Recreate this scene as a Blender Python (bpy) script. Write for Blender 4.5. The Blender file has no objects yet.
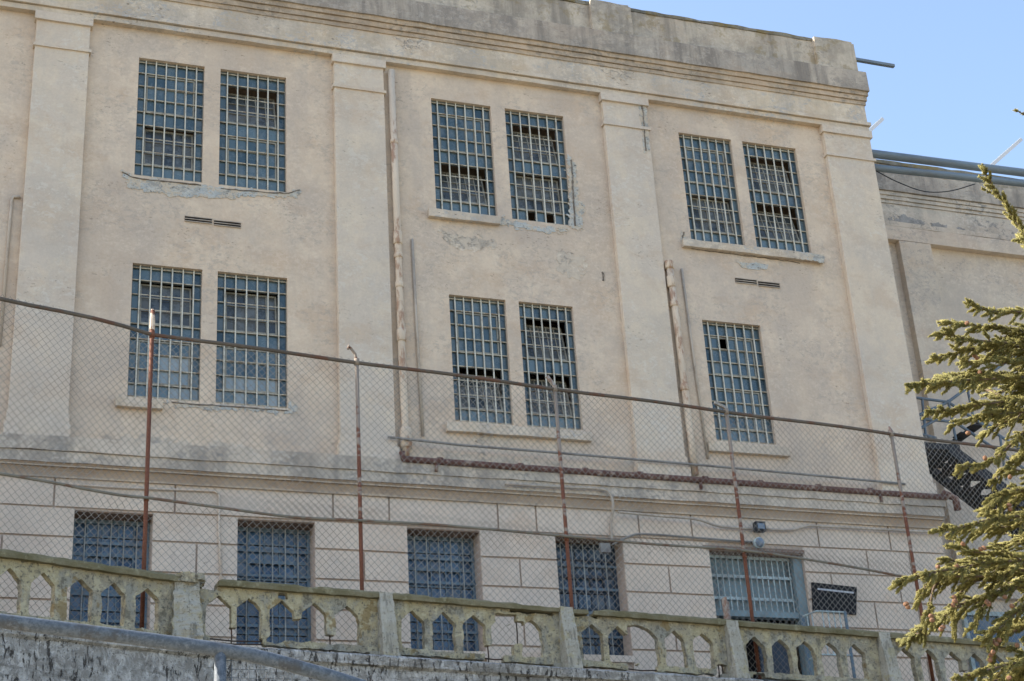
import bpy, bmesh, math, random
import numpy as np
from mathutils import Vector, Matrix, noise as mnoise

random.seed(7); np.random.seed(7)
S = bpy.context.scene
COL = S.collection
R = math.radians

# ------------------------------------------------------------------ camera
YAW, PITCH, ROLL, FPX = R(20.63143246), R(25.16735719), R(-3.84607356), 1659.42547
_f = Vector((math.sin(YAW)*math.cos(PITCH), math.cos(YAW)*math.cos(PITCH), math.sin(PITCH)))
_r0 = Vector((math.cos(YAW), -math.sin(YAW), 0)); _u0 = _r0.cross(_f)
RT = _r0*math.cos(ROLL) + _u0*math.sin(ROLL)
UP = -_r0*math.sin(ROLL) + _u0*math.cos(ROLL)
def ray(px, py):
    return ((px-512)*RT - (py-340.5)*UP + FPX*_f).normalized()
def at(px, py, Y):
    "surveying helper: the point of the vertical plane at distance Y seen at a photo pixel"
    d = ray(px, py); return d*(Y/d.y)
cam = bpy.data.cameras.new('camera'); co = bpy.data.objects.new('camera', cam); COL.objects.link(co)
cam.sensor_width = 36; cam.sensor_fit = 'HORIZONTAL'; cam.lens = FPX*36/1024
cam.clip_start = .1; cam.clip_end = 6000
co.matrix_world = Matrix(((RT.x, UP.x, -_f.x, 0), (RT.y, UP.y, -_f.y, 0), (RT.z, UP.z, -_f.z, 0), (0, 0, 0, 1)))
S.camera = co

# ------------------------------------------------------------------ light
SUN_E, SUN_A = 36.0, 22.3
sd = Vector((-math.cos(R(SUN_E))*math.cos(R(SUN_A)), math.cos(R(SUN_E))*math.sin(R(SUN_A)), math.sin(R(SUN_E))))
W = bpy.data.worlds.new('World'); S.world = W; W.use_nodes = True
wn = W.node_tree.nodes; wl = W.node_tree.links
sky = wn.new('ShaderNodeTexSky'); sky.sky_type = 'NISHITA'; sky.sun_disc = False
sky.sun_elevation = R(SUN_E); sky.sun_rotation = math.atan2(sd.x, sd.y) % (2*math.pi)
sky.altitude = 30; sky.air_density = 1.0; sky.dust_density = 2.2; sky.ozone_density = 1.0
bg = wn['Background']; bg.inputs['Strength'].default_value = .15
wl.new(sky.outputs[0], bg.inputs['Color'])
sl = bpy.data.lights.new('sun', 'SUN'); sl.energy = 4.5; sl.angle = R(.5); sl.color = (1, .93, .82)
so = bpy.data.objects.new('sun', sl); COL.objects.link(so); so.rotation_euler = sd.to_track_quat('Z', 'Y').to_euler()
so.location = (-20, 10, 40)
S.view_settings.view_transform = 'Standard'; S.view_settings.look = 'None'
S.view_settings.exposure = 1.42; S.view_settings.gamma = 1; S.view_settings.use_curve_mapping = False

# ------------------------------------------------------------------ node helpers
class NT:
    def __init__(s, name):
        s.m = bpy.data.materials.new(name); s.m.use_nodes = True
        s.t = s.m.node_tree; s.n = s.t.nodes; s.l = s.t.links
        s.b = s.n['Principled BSDF']; s.co = s.n.new('ShaderNodeTexCoord').outputs['Object']
    def inp(s, sock, v):
        if hasattr(v, 'is_linked'): s.l.new(v, sock)
        else:
            try: sock.default_value = v
            except Exception: sock.default_value = (*v, 1)
    def map(s, scale, loc=(0, 0, 0)):
        n = s.n.new('ShaderNodeMapping'); s.l.new(s.co, n.inputs[0]); n.inputs['Scale'].default_value = scale; n.inputs['Location'].default_value = loc
        return n.outputs[0]
    def noise(s, scale, detail=4, rough=.6, stretch=(1, 1, 1), off=0, dist=0):
        n = s.n.new('ShaderNodeTexNoise'); s.l.new(s.map(stretch, (off, off*.7, off*1.3)), n.inputs['Vector'])
        n.inputs['Scale'].default_value = scale; n.inputs['Detail'].default_value = detail; n.inputs['Roughness'].default_value = rough; n.inputs['Distortion'].default_value = dist
        return n.outputs['Fac']
    def ramp(s, fac, a, b, lo=0., hi=1.):
        n = s.n.new('ShaderNodeMapRange'); n.interpolation_type = 'SMOOTHSTEP'
        s.l.new(fac, n.inputs[0]); n.inputs[1].default_value = a; n.inputs[2].default_value = b; n.inputs[3].default_value = lo; n.inputs[4].default_value = hi
        return n.outputs[0]
    def mix(s, fac, a, b, mode='MIX'):
        n = s.n.new('ShaderNodeMix'); n.data_type = 'RGBA'; n.blend_type = mode
        s.inp(n.inputs[0], fac); s.inp(n.inputs[6], a); s.inp(n.inputs[7], b); return n.outputs[2]
    def math(s, op, a, b=0.):
        n = s.n.new('ShaderNodeMath'); n.operation = op; s.inp(n.inputs[0], a); s.inp(n.inputs[1], b); return n.outputs[0]
    def z(s):
        n = s.n.new('ShaderNodeSeparateXYZ'); s.l.new(s.co, n.inputs[0]); return n.outputs
    def bump(s, h, strength=.3, dist=.02):
        n = s.n.new('ShaderNodeBump'); s.inp(n.inputs['Height'], h); n.inputs['Strength'].default_value = strength; n.inputs['Distance'].default_value = dist
        s.l.new(n.outputs[0], s.b.inputs['Normal'])
    def done(s, col, rough=.85, metal=0., spec=.3):
        s.inp(s.b.inputs['Base Color'], col); s.inp(s.b.inputs['Roughness'], rough); s.b.inputs['Metallic'].default_value = metal
        s.b.inputs['Specular IOR Level'].default_value = spec
        return s.m

def stucco(name, c1, c2, c3, peel=(.30, .28, .25), peel_amt=.6, grime=(.20, .19, .175), grime_amt=.3, bumps=.35, streak=.5, moss=None):
    t = NT(name)
    big = t.noise(.33, 5, .6); mid = t.noise(1.7, 6, .65, off=3); fine = t.noise(22, 4, .7, off=9)
    col = t.mix(t.ramp(big, .40, .60), c1, c2)
    col = t.mix(t.ramp(mid, .47, .60, 0, .8), col, c3)
    col = t.mix(t.ramp(t.noise(.9, 7, .7, (1, 1, 1.5), 91), .5, .62, 0, .55), col, tuple(v*w for v, w in zip(c1, (.86, .80, .76))))
    col = t.mix(t.ramp(t.noise(3.5, 7, .72, (1, 1, 2.2), 97), .52, .62, 0, .3), col, tuple(v*w for v, w in zip(c1, (.84, .86, .90))))
    col = t.mix(t.ramp(t.noise(.45, 5, .6, (1, 1, .5), 107), .48, .64, 0, .5), col, tuple(v*w for v, w in zip(c2, (.84, .84, .86))))
    # soft vertical weather streaks
    st = t.noise(1.0, 6, .65, (2.6, 2.6, .22), 5)
    col = t.mix(t.math('MULTIPLY', t.ramp(st, .45, .68), streak*grime_amt*1.1), col, grime)
    gm = t.noise(.8, 7, .72, (1, 1, .8), 17)
    col = t.mix(t.math('MULTIPLY', t.ramp(gm, .44, .66), grime_amt), col, grime)
    # pale scuffs and blisters
    sc = t.noise(6.5, 9, .76, (1, 1, 1.5), 31, .6); cl = t.noise(.75, 5, .62, off=23)
    mask = t.math('MULTIPLY', t.ramp(sc, .53, .555), t.ramp(cl, .47, .56))
    col = t.mix(t.math('MULTIPLY', mask, peel_amt), col, peel)
    sc2 = t.noise(8, 9, .75, (1, 1, 1.3), 51, .4); cl2 = t.noise(.8, 4, .6, off=61)
    mask2 = t.math('MULTIPLY', t.ramp(sc2, .53, .56), t.ramp(cl2, .47, .56))
    col = t.mix(t.math('MULTIPLY', mask2, .5*peel_amt), col, tuple(min(.78, v*w) for v, w in zip(c1, (1.2, 1.26, 1.34))))
    # dark chips
    ch = t.noise(11, 6, .66, (1, 1, 2.2), 71); cl3 = t.noise(1.0, 4, .6, off=77)
    chips = t.math('MULTIPLY', t.ramp(ch, .60, .64), t.ramp(cl3, .53, .62))
    col = t.mix(t.math('MULTIPLY', chips, .75*peel_amt+.1), col, (.16, .13, .105))
    # mottled grain
    col = t.mix(.12, col, t.mix(t.ramp(fine, .3, .7), (.32, .30, .28), (.70, .69, .67)), 'OVERLAY')
    if moss:
        mo = t.noise(2.2, 8, .7, off=83); col = t.mix(t.math('MULTIPLY', t.ramp(mo, .52, .6), moss[1]), col, moss[0])
    h = t.math('ADD', t.math('MULTIPLY', mid, .8), t.math('MULTIPLY', fine, .07))
    h = t.math('SUBTRACT', h, t.math('MULTIPLY', mask, .35)); h = t.math('SUBTRACT', h, t.math('MULTIPLY', chips, .4))
    t.bump(h, bumps, .04)
    return t.done(col, .9, 0, .2)

def painted(name, c, rust=(.17, .06, .03), amt=.5, stretch=(1, 1, .4), scale=5, rough=.6, metal=0., lo=.5, hi=.6, var=.25, bmp=.25):
    t = NT(name)
    n = t.noise(scale, 7, .7, stretch); m = t.noise(scale*.6, 4, .6, stretch, 8)
    col = t.mix(t.ramp(m, .3, .7), tuple(v*(1-var) for v in c), tuple(v*(1+var*.5) for v in c))
    col = t.mix(t.math('MULTIPLY', t.ramp(n, lo, hi), amt), col, rust)
    if bmp: t.bump(n, bmp, .01)
    return t.done(col, rough, metal, .35)

M = {}
M['wall'] = stucco('stucco_wall', (.615, .49, .362), (.575, .47, .365), (.665, .54, .405), peel=(.40, .35, .295), peel_amt=.5, grime=(.41, .355, .305), grime_amt=.40)
M['pilaster'] = stucco('stucco_pilaster', (.615, .51, .39), (.585, .50, .405), (.65, .545, .415), peel=(.66, .62, .545), peel_amt=.4, grime=(.43, .39, .34), grime_amt=.36)
M['trim'] = stucco('stucco_trim', (.595, .485, .35), (.56, .475, .375), (.65, .555, .44), peel=(.42, .40, .37), peel_amt=.9, grime=(.32, .285, .24), grime_amt=.52)
M['fascia'] = stucco('weathered_cornice', (.44, .375, .305), (.38, .335, .28), (.51, .435, .345), peel=(.26, .235, .205), peel_amt=.6, grime=(.20, .175, .15), grime_amt=.72, streak=1.15)
M['parapet'] = stucco('weathered_parapet', (.53, .455, .355), (.45, .395, .325), (.59, .505, .39), peel=(.28, .25, .21), peel_amt=.6, grime=(.22, .19, .155), grime_amt=.62, streak=1.15, moss=((.24, .175, .07), .45))
M['coping_lichen'] = stucco('lichen_coping', (.25, .225, .175), (.22, .205, .165), (.3, .26, .18), peel=(.1, .09, .07), grime=(.09, .085, .07), grime_amt=.8, moss=((.22, .155, .045), .6))
M['moulding'] = stucco('brown_cornice', (.49, .375, .255), (.45, .36, .26), (.54, .42, .30), peel=(.25, .215, .175), peel_amt=.8, grime=(.24, .20, .16), grime_amt=.55)
M['belt'] = stucco('weathered_belt', (.575, .485, .38), (.53, .46, .37), (.61, .51, .40), peel=(.27, .25, .225), peel_amt=.8, grime=(.22, .20, .175), grime_amt=.62, streak=.9)
M['cavetto'] = stucco('brown_moulding', (.40, .295, .20), (.39, .30, .215), (.44, .325, .22), peel=(.26, .2, .15), peel_amt=.5, grime=(.24, .18, .13), grime_amt=.3)  # brown bounce light on this downturned face is put into the colour
M['base'] = stucco('stucco_base', (.625, .505, .39), (.605, .505, .405), (.655, .54, .425), peel=(.49, .43, .355), peel_amt=.5, grime=(.45, .39, .325), grime_amt=.34)
M['joint'] = stucco('stucco_joint', (.48, .37, .29), (.46, .365, .29), (.50, .39, .305), peel_amt=.2, grime_amt=.2)
M['annex'] = stucco('stucco_annex', (.60, .50, .395), (.56, .485, .40), (.64, .545, .43), peel=(.40, .355, .315), peel_amt=.7, grime=(.40, .355, .305), grime_amt=.40)
M['annex_trim'] = stucco('stucco_annex_trim', (.575, .485, .38), (.53, .46, .375), (.62, .53, .42), peel=(.27, .25, .225), peel_amt=.9, grime=(.29, .265, .23), grime_amt=.55)
def plaster_mat():
    t = NT('bare_plaster')
    a = t.noise(5, 7, .72, (1, 1, 1.6)); b = t.noise(16, 6, .72, off=5, dist=.6); c = t.noise(2, 4, .6, off=12)
    col = t.mix(t.ramp(a, .42, .58), (.36, .345, .31), (.56, .53, .46))
    col = t.mix(t.ramp(c, .45, .6, 0, .7), col, (.50, .525, .51))
    col = t.mix(t.ramp(b, .57, .62, 0, .85), col, (.15, .135, .115)); col = t.mix(t.ramp(b, .43, .37, 0, .7), col, (.62, .55, .44))
    col = t.mix(t.ramp(t.noise(6, 7, .7, off=33), .50, .54, 0, .9), col, (.59, .50, .385)); t.bump(t.math('ADD', a, t.math('MULTIPLY', b, .6)), 1., .05); return t.done(col, .95, 0, .15)
M['plaster'] = plaster_mat()
M['reveal'] = stucco('stucco_reveal', (.50, .44, .35), (.47, .42, .35), (.54, .47, .37), peel=(.3, .27, .24), peel_amt=.4, grime=(.3, .28, .25), grime_amt=.3)
M['soffit_brown'] = stucco('brown_soffit', (.22, .145, .10), (.19, .13, .10), (.28, .19, .13), peel_amt=.4, grime=(.12, .09, .07), grime_amt=.5)  # much darker brown than the base wall

def lichen():
    t = NT('lichen_concrete')
    a = t.noise(1.5, 6, .68); b = t.noise(7, 8, .74, off=5); c = t.noise(26, 5, .72, off=9); e = t.noise(2.4, 6, .7, (1, 1, .6), 13)
    col = t.mix(t.ramp(a, .42, .56), (.335, .305, .23), (.42, .37, .235))
    col = t.mix(t.ramp(e, .48, .58, 0, .85), col, (.31, .305, .26))
    col = t.mix(t.ramp(b, .53, .58, 0, .7), col, (.52, .475, .33))
    col = t.mix(t.ramp(b, .46, .40, 0, .85), col, (.17, .16, .125))
    col = t.mix(t.ramp(c, .56, .62, 0, .8), col, (.10, .095, .08))
    col = t.mix(t.math('MULTIPLY', t.ramp(t.noise(3.3, 5, .6, off=41), .60, .63), .6), col, (.24, .165, .06))
    t.bump(t.math('ADD', b, t.math('MULTIPLY', c, .5)), 1., .04)
    return t.done(col, .95, 0, .15)
M['lichen'] = lichen()
def pillar_mat():
    t = NT('grey_concrete')
    a = t.noise(2, 6, .65); q = t.noise(5, 7, .74, (2, 2, .25), 5); c = t.noise(30, 5, .72, off=9); y = t.noise(4, 6, .7, off=29)
    col = t.mix(t.ramp(a, .4, .58), (.37, .35, .285), (.43, .41, .345))
    col = t.mix(t.ramp(q, .53, .60, 0, .75), col, (.19, .18, .15))
    col = t.mix(t.ramp(q, .45, .38, 0, .6), col, (.52, .49, .41))
    col = t.mix(t.ramp(y, .56, .62, 0, .6), col, (.38, .335, .19))
    col = t.mix(t.ramp(c, .57, .63, 0, .7), col, (.12, .11, .09))
    t.bump(t.math('ADD', q, t.math('MULTIPLY', c, .5)), 1., .04)
    return t.done(col, .95, 0, .15)
M['pillar'] = pillar_mat()
def coping_mat():
    t = NT('mossy_coping')
    a = t.noise(2.5, 6, .65); c = t.noise(26, 5, .7, off=9)
    col = t.mix(t.ramp(a, .35, .65), (.14, .125, .07), (.20, .18, .115))
    col = t.mix(t.ramp(t.noise(7, 6, .7, off=20), .55, .65, 0, .7), col, (.28, .26, .17))
    col = t.mix(t.ramp(c, .6, .68, 0, .7), col, (.07, .065, .04))
    t.bump(t.math('ADD', a, t.math('MULTIPLY', c, .4)), .8, .03)
    return t.done(col, .95, 0, .15)
M['coping'] = coping_mat()
def whitewash():
    t = NT('peeling_whitewash')
    a = t.noise(2.2, 7, .72); b = t.noise(8, 8, .76, (1.2, 1.2, .8), 7, .5); c = t.noise(9, 6, .72, (1.6, 1.6, .5), 19, .4); k = t.noise(26, 5, .74, off=3); h = t.noise(3, 6, .7, (.5, .5, 2.2), 61)
    col = t.mix(t.ramp(a, .42, .58), (.33, .325, .305), (.46, .45, .425))
    col = t.mix(t.ramp(b, .50, .56, 0, .8), col, (.235, .225, .205))
    col = t.mix(t.ramp(b, .45, .39, 0, .75), col, (.62, .61, .585))
    col = t.mix(t.ramp(h, .54, .60, 0, .7), col, (.22, .21, .19))
    blk = t.math('MULTIPLY', t.ramp(c, .56, .59), t.ramp(t.noise(.9, 4, .6, off=33), .42, .53))
    col = t.mix(t.math('MULTIPLY', blk, .9), col, (.045, .04, .035))
    col = t.mix(t.ramp(k, .56, .62, 0, .7), col, (.12, .112, .10))
    t.bump(t.math('ADD', b, t.math('SUBTRACT', t.math('MULTIPLY', k, .5), blk)), 1., .04)
    return t.done(col, .9, 0, .2)
M['whitewash'] = whitewash()

def fence_steel(name, rusty):
    t = NT(name)
    n = t.noise(2.2, 6, .68, (.3, .3, 1.3)); f = t.noise(40, 4, .7, off=4)
    n2 = t.math('ADD', t.math('SUBTRACT', t.math('MULTIPLY', n, 1.7), .35), t.math('MULTIPLY', t.math('SUBTRACT', rusty, t.z()[2]), .10))   # rustier towards the foot, where water sits
    gal = t.mix(f, (.19, .15, .115), (.30, .25, .20))
    rus = t.mix(t.ramp(f, .3, .7), (.10, .035, .02), (.19, .075, .04))
    col = t.mix(t.ramp(n2, .49, .53), gal, rus)
    t.bump(f, .25, .006)
    return t.done(col, .75, .0, .3)
M['post'] = fence_steel('banded_rust_steel', 3.2)
M['post_rust'] = fence_steel('rusted_steel', 9.)
M['rail'] = painted('fence_rail_steel', (.115, .095, .075), (.13, .06, .035), .8, (1, 1, 1), 2.5, .75)
M['paletip'] = painted('painted_sunlit_tip', (.62, .50, .38), (.32, .15, .08), .7, (1, 1, .6), 16, .6, 0, .5, .6)  # pale colour paints sunlight on the tip of the first post
M['midrail'] = painted('middle_rail_steel', (.19, .175, .14), (.15, .075, .045), .8, (1, 1, 1), 3.5, .75)
M['tip'] = painted('worn_fence_cap', (.33, .31, .28), (.2, .09, .05), .7, (1, 1, 1), 9, .7, 0, .45, .58)
M['wire'] = painted('galvanised_wire', (.245, .23, .205), (.16, .11, .08), .5, (1, 1, 1), 1.2, .6, .0, .48, .62)
def galv_mat():
    t = NT('galvanised_pipe'); f = t.noise(70, 5, .75); m_ = t.noise(9, 6, .7, off=4); b = t.noise(30, 5, .7, off=8)
    col = t.mix(t.ramp(f, .4, .6), (.075, .09, .105), (.125, .145, .165)); col = t.mix(t.ramp(m_, .53, .62, 0, .7), col, (.07, .068, .065)); col = t.mix(t.ramp(b, .58, .64, 0, .45), col, (.21, .225, .24))
    t.bump(f, .3, .002); return t.done(col, .6, 0, .3)
M['galv'] = galv_mat()
M['bluepipe'] = painted('blue_grey_pipe', (.17, .215, .255), (.12, .12, .12), .4, (.3, 1, 1), 4, .5, bmp=.05)
M['drain'] = painted('peeling_cream_pipe', (.58, .475, .355), (.28, .14, .08), .75, (1, 1, .3), 4, .7, 0, .5, .6, .12)
M['conduit'] = painted('painted_conduit', (.44, .375, .30), (.27, .22, .18), .6, (1, 1, .4), 3, .7)
M['redpipe'] = painted('red_oxide_pipe', (.115, .055, .042), (.40, .31, .24), .6, (1, 1, 1), 6, .75, 0, .54, .62)
M['greypipe'] = painted('grey_conduit', (.22, .215, .20), (.12, .1, .09), .6, (1, 1, 1), 3, .7)
M['fixed_sash'] = painted('dark_steel_sash', (.125, .145, .145), (.11, .085, .07), .6, (1, 1, 1), 6, .7, 0, .52, .64, .2)
M['bars'] = painted('cream_bars', (.54, .515, .43), (.22, .15, .09), .5, (1, 1, 1), 5, .65, 0, .55, .65, .2)
M['groundbars'] = painted('grey_bars', (.30, .31, .29), (.18, .13, .10), .5, (1, 1, .5), 4, .6)
M['crossbar'] = painted('ochre_crossbars', (.44, .395, .30), (.20, .13, .075), .7, (1, 1, 1), 9, .7, 0, .48, .58, .2)
M['sash'] = painted('cream_sash', (.30, .29, .245), (.15, .11, .08), .6, (1, 1, 1), 6, .7, 0, .52, .64, .2)
M['bluebars'] = painted('blue_grey_bars', (.38, .46, .46), (.15, .13, .12), .35, (1, 1, .5), 4, .6)
M['teal'] = painted('teal_grey_steel', (.17, .235, .25), (.12, .11, .10), .4, (1, 1, .5), 3, .65)
M['bluesteel'] = painted('blue_grey_steel', (.115, .17, .21), (.10, .09, .08), .4, (1, 1, .5), 3, .65)
M['deepblue'] = painted('deep_blue_steel', (.035, .05, .07), (.05, .05, .05), .4, (1, 1, 1), 4, .7)
M['steel_dark'] = painted('dark_stair_steel', (.022, .025, .03), (.04, .03, .03), .5, (1, 1, 1), 4, .7)
M['stairrail'] = painted('blue_stair_rail', (.125, .165, .205), (.1, .09, .09), .4, (1, 1, 1), 4, .55)
M['silver'] = painted('bright_aluminium', (.62, .62, .62), (.5, .5, .5), .3, (1, 1, 1), 1, .6, 0, .5, .6, .05, 0)
M['black'] = painted('black_board', (.008, .009, .011), (.014, .014, .016), .5, (1, 1, 1), 3, .9)
M['white'] = painted('white_stroke', (.5, .52, .55), (.3, .3, .3), .3, (1, 1, 1), 6, .6)
M['peeldark'] = painted('peeled_grey_cement', (.33, .31, .28), (.20, .185, .165), .6, (1, 1, 1), 9, .9)
M['flake'] = stucco('flaked_paint', (.64, .53, .405), (.55, .47, .37), (.61, .51, .395), peel=(.43, .38, .32), peel_amt=.9, grime=(.34, .31, .27), grime_amt=.6, bumps=.9)
M['crackmat'] = painted('crack_dirt', (.15, .125, .10), (.30, .26, .21), .7, (1, 1, 1), 12, .95)
M['dark'] = painted('dark_void', (.012, .012, .014), (.02, .018, .016), .5, (1, 1, 1), 2, .95)
M['room'] = painted('dim_room_paint', (.30, .25, .20), (.2, .17, .14), .5, (1, 1, 1), 1, .95)
M['rebar'] = painted('rebar', (.06, .045, .035), (.10, .045, .03), .7, (1, 1, 1), 8, .9)
M['lens'] = painted('glass_lens', (.16, .20, .25), (.1, .13, .16), .4, (1, 1, 1), 9, .2)
M['roof'] = painted('roof_felt', (.12, .12, .12), (.08, .08, .08), .5, (1, 1, 1), 1, .9)
def glass(name, c, c2):
    t = NT(name)
    a = t.n.new('ShaderNodeAttribute'); a.attribute_name = 'pane'; v = a.outputs['Fac']
    col = t.mix(v, c, c2)
    d = t.noise(3.2, 6, .7); col = t.mix(t.ramp(d, .45, .7, 0, .45), col, (.20, .235, .26))
    e = t.noise(14, 4, .6, off=6); col = t.mix(t.ramp(e, .6, .75, 0, .4), col, (.05, .06, .07))
    return t.done(col, t.ramp(d, .3, .7, .12, .4), 0, .5)
M['glass'] = glass('dusty_blue_glass', (.030, .064, .088), (.125, .185, .215))
M['glass_pale'] = glass('papered_glass', (.20, .26, .29), (.31, .355, .37))
M['glass_dim'] = glass('dirty_glass_beige_sheen', (.035, .045, .052), (.17, .165, .14))  # beige end of the tones paints reflections on the tilted sashes
M['glass_black'] = glass('dark_dusty_glass', (.012, .025, .042), (.035, .065, .10))
M['glass_ground'] = glass('deep_blue_glass', (.020, .048, .09), (.05, .10, .165))
def ground(name, c1, c2, sc):
    t = NT(name)
    a = t.noise(sc, 8, .7); b = t.noise(sc*20, 5, .7, off=4)
    col = t.mix(t.ramp(a, .35, .65), c1, c2); col = t.mix(t.ramp(b, .3, .7, 0, .4), col, tuple(v*.6 for v in c1))
    t.bump(b, .5, .03); return t.done(col, .95, 0, .2)
M['ground'] = ground('dry_grass_ground', (.24, .21, .14), (.32, .28, .20), .3)
M['path'] = ground('path_concrete', (.36, .34, .31), (.30, .285, .26), .6)
M['road'] = ground('old_concrete_road', (.30, .28, .25), (.36, .335, .30), .5)
def leaf():
    t = NT('cypress_foliage')
    a = t.n.new('ShaderNodeAttribute'); a.attribute_name = 'tone'; v = a.outputs['Fac']
    n = t.noise(1.6, 4, .6)
    col = t.mix(v, (.11, .11, .036), (.31, .275, .095))
    col = t.mix(t.ramp(n, .4, .65, 0, .5), col, (.145, .135, .04))
    t.done(col, .7, 0, .25)
    t.b.inputs['Subsurface Weight'].default_value = 0
    return t.m
M['leaf'] = leaf()
M['bark'] = painted('bark', (.12, .085, .06), (.06, .045, .035), .6, (1, 1, .4), 6, .9)
M['conemat'] = painted('cone_scale', (.22, .115, .065), (.10, .06, .035), .6, (1, 1, 1), 25, .8)

# ------------------------------------------------------------------ mesh helpers
class MB:
    def __init__(s): s.v = []; s.f = []; s.attr = []
    def add(s, vs, fs, a=None):
        o = len(s.v); s.v += [tuple(p) for p in vs]; s.f += [tuple(i+o for i in f) for f in fs]
        if a is not None: s.attr += [a]*len(fs)
        return s
    def box(s, x0, x1, y0, y1, z0, z1, a=None):
        return s.add([(x0, y0, z0), (x1, y0, z0), (x1, y1, z0), (x0, y1, z0), (x0, y0, z1), (x1, y0, z1), (x1, y1, z1), (x0, y1, z1)],
                     [(0, 3, 2, 1), (4, 5, 6, 7), (0, 1, 5, 4), (1, 2, 6, 5), (2, 3, 7, 6), (3, 0, 4, 7)], a)
    def hexa(s, p, a=None):
        return s.add(p, [(0, 3, 2, 1), (4, 5, 6, 7), (0, 1, 5, 4), (1, 2, 6, 5), (2, 3, 7, 6), (3, 0, 4, 7)], a)
    def quad(s, a, b, c, d): return s.add([a, b, c, d], [(0, 1, 2, 3)])
    def tube(s, pts, r, n=8, cap=True):
        pts = [Vector(p) for p in pts]; rs = r if isinstance(r, (list, tuple)) else [r]*len(pts)
        vs = []; fs = []; ref = None
        for i, p in enumerate(pts):
            d = (pts[min(i+1, len(pts)-1)] - pts[max(i-1, 0)]).normalized()
            if ref is None:
                ref = Vector((0, 0, 1)) if abs(d.z) < .9 else Vector((1, 0, 0))
                ref = (ref - d*ref.dot(d)).normalized()
            else: ref = (ref - d*ref.dot(d)).normalized()
            b = d.cross(ref)
            for k in range(n):
                a = 2*math.pi*k/n; vs.append(p + (ref*math.cos(a) + b*math.sin(a))*rs[i])
        for i in range(len(pts)-1):
            for k in range(n):
                fs.append((i*n+k, i*n+(k+1) % n, (i+1)*n+(k+1) % n, (i+1)*n+k))
        if cap: fs.append(tuple(range(n))[::-1]); fs.append(tuple((len(pts)-1)*n+k for k in range(n)))
        return s.add(vs, fs)
    def bar(s, a, b, w, h, up=Vector((0, 0, 1))):
        a = Vector(a); b = Vector(b); d = (b-a).normalized()
        if abs(d.dot(up)) > .95: up = Vector((0, 1, 0))
        x = d.cross(up).normalized(); u = x.cross(d)
        P = [c + x*sx*w/2 + u*su*h/2 for c in (a, b) for sx, su in ((-1, -1), (1, -1), (1, 1), (-1, 1))]
        return s.hexa(P)
    def course(s, x0, x1, yf, yb, z0, z1, seg=.35, j=.006, axis='x'):
        "a long plaster course whose arrises wander a little"
        n = max(2, int(abs(x1-x0)/seg)); vs = []; fs = []
        for i in range(n+1):
            x = x0 + (x1-x0)*i/n
            def q(k, amt=j): return mnoise.noise(Vector((x*2.3+k*17.1, z0*3.1, yf)))*amt*2
            P = [(x, yf+q(1), z0+q(2)), (x, yb, z0), (x, yb, z1), (x, yf+q(3), z1+q(4))]
            if axis == 'y': P = [(-0+p[1], p[0], p[2]) for p in P]
            vs += P
        for i in range(n):
            for k in range(4): fs.append((i*4+k, i*4+(k+1) % 4, (i+1)*4+(k+1) % 4, (i+1)*4+k))
        fs += [(0, 1, 2, 3), (n*4+3, n*4+2, n*4+1, n*4)]
        return s.add(vs, fs)
    def build(s, name, mat, parent=None, smooth=False, bevel=0, attr=None):
        me = bpy.data.meshes.new(name); me.from_pydata(s.v, [], s.f); me.update()
        bm = bmesh.new(); bm.from_mesh(me); bmesh.ops.recalc_face_normals(bm, faces=bm.faces); bm.to_mesh(me); bm.free()
        if attr and s.attr:
            at_ = me.attributes.new(attr, 'FLOAT', 'FACE'); at_.data.foreach_set('value', s.attr)
        return link(name, me, mat, parent, smooth, bevel)
def link(name, me, mat, parent=None, smooth=False, bevel=0):
    if mat: me.materials.append(mat)
    if smooth: me.shade_smooth() if hasattr(me, 'shade_smooth') else None
    o = bpy.data.objects.new(name, me); COL.objects.link(o)
    if parent is not None:
        o.parent = parent; o.matrix_parent_inverse = pworld(parent).inverted()
    if bevel:
        b = o.modifiers.new('bevel', 'BEVEL'); b.width = bevel; b.segments = 2; b.limit_method = 'ANGLE'
    return o
def pworld(o):
    m = Matrix.Translation(o.location)
    return m if o.parent is None else (pworld(o.parent) @ o.matrix_parent_inverse @ m)
def thing(name, label, cat, loc=(0, 0, 0), group=None):
    o = bpy.data.objects.new(name, None); COL.objects.link(o); o.location = loc; o.empty_display_size = .3
    return tag(o, label, cat, group)
def roughen(o, cuts=3, amp=.012, freq=9., seed=0.):
    "break up a cast piece: subdivide, then push the skin about"
    bm = bmesh.new(); bm.from_mesh(o.data); bmesh.ops.remove_doubles(bm, verts=bm.verts, dist=.0005)
    bmesh.ops.subdivide_edges(bm, edges=[e for e in bm.edges if e.calc_length() > .03], cuts=cuts, use_grid_fill=True)
    bm.normal_update()
    for v in bm.verts:
        p = v.co*freq+Vector((seed, seed*.7, 0)); d = mnoise.noise(p)+.5*mnoise.noise(p*2.3)+.3*mnoise.noise(p*5.1)
        v.co += v.normal*d*amp
    bm.to_mesh(o.data); bm.free(); return o
def tag(o, label=None, cat=None, group=None, kind=None):
    if label: o['label'] = label
    if cat: o['category'] = cat
    if group: o['group'] = group
    if kind: o['kind'] = kind
    return o
def base_at(o, pt):
    "move the origin of a single-mesh thing to its base without moving its geometry"
    v = Vector(pt); o.data.transform(Matrix.Translation(-v)); o.location = v
    return o
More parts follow.
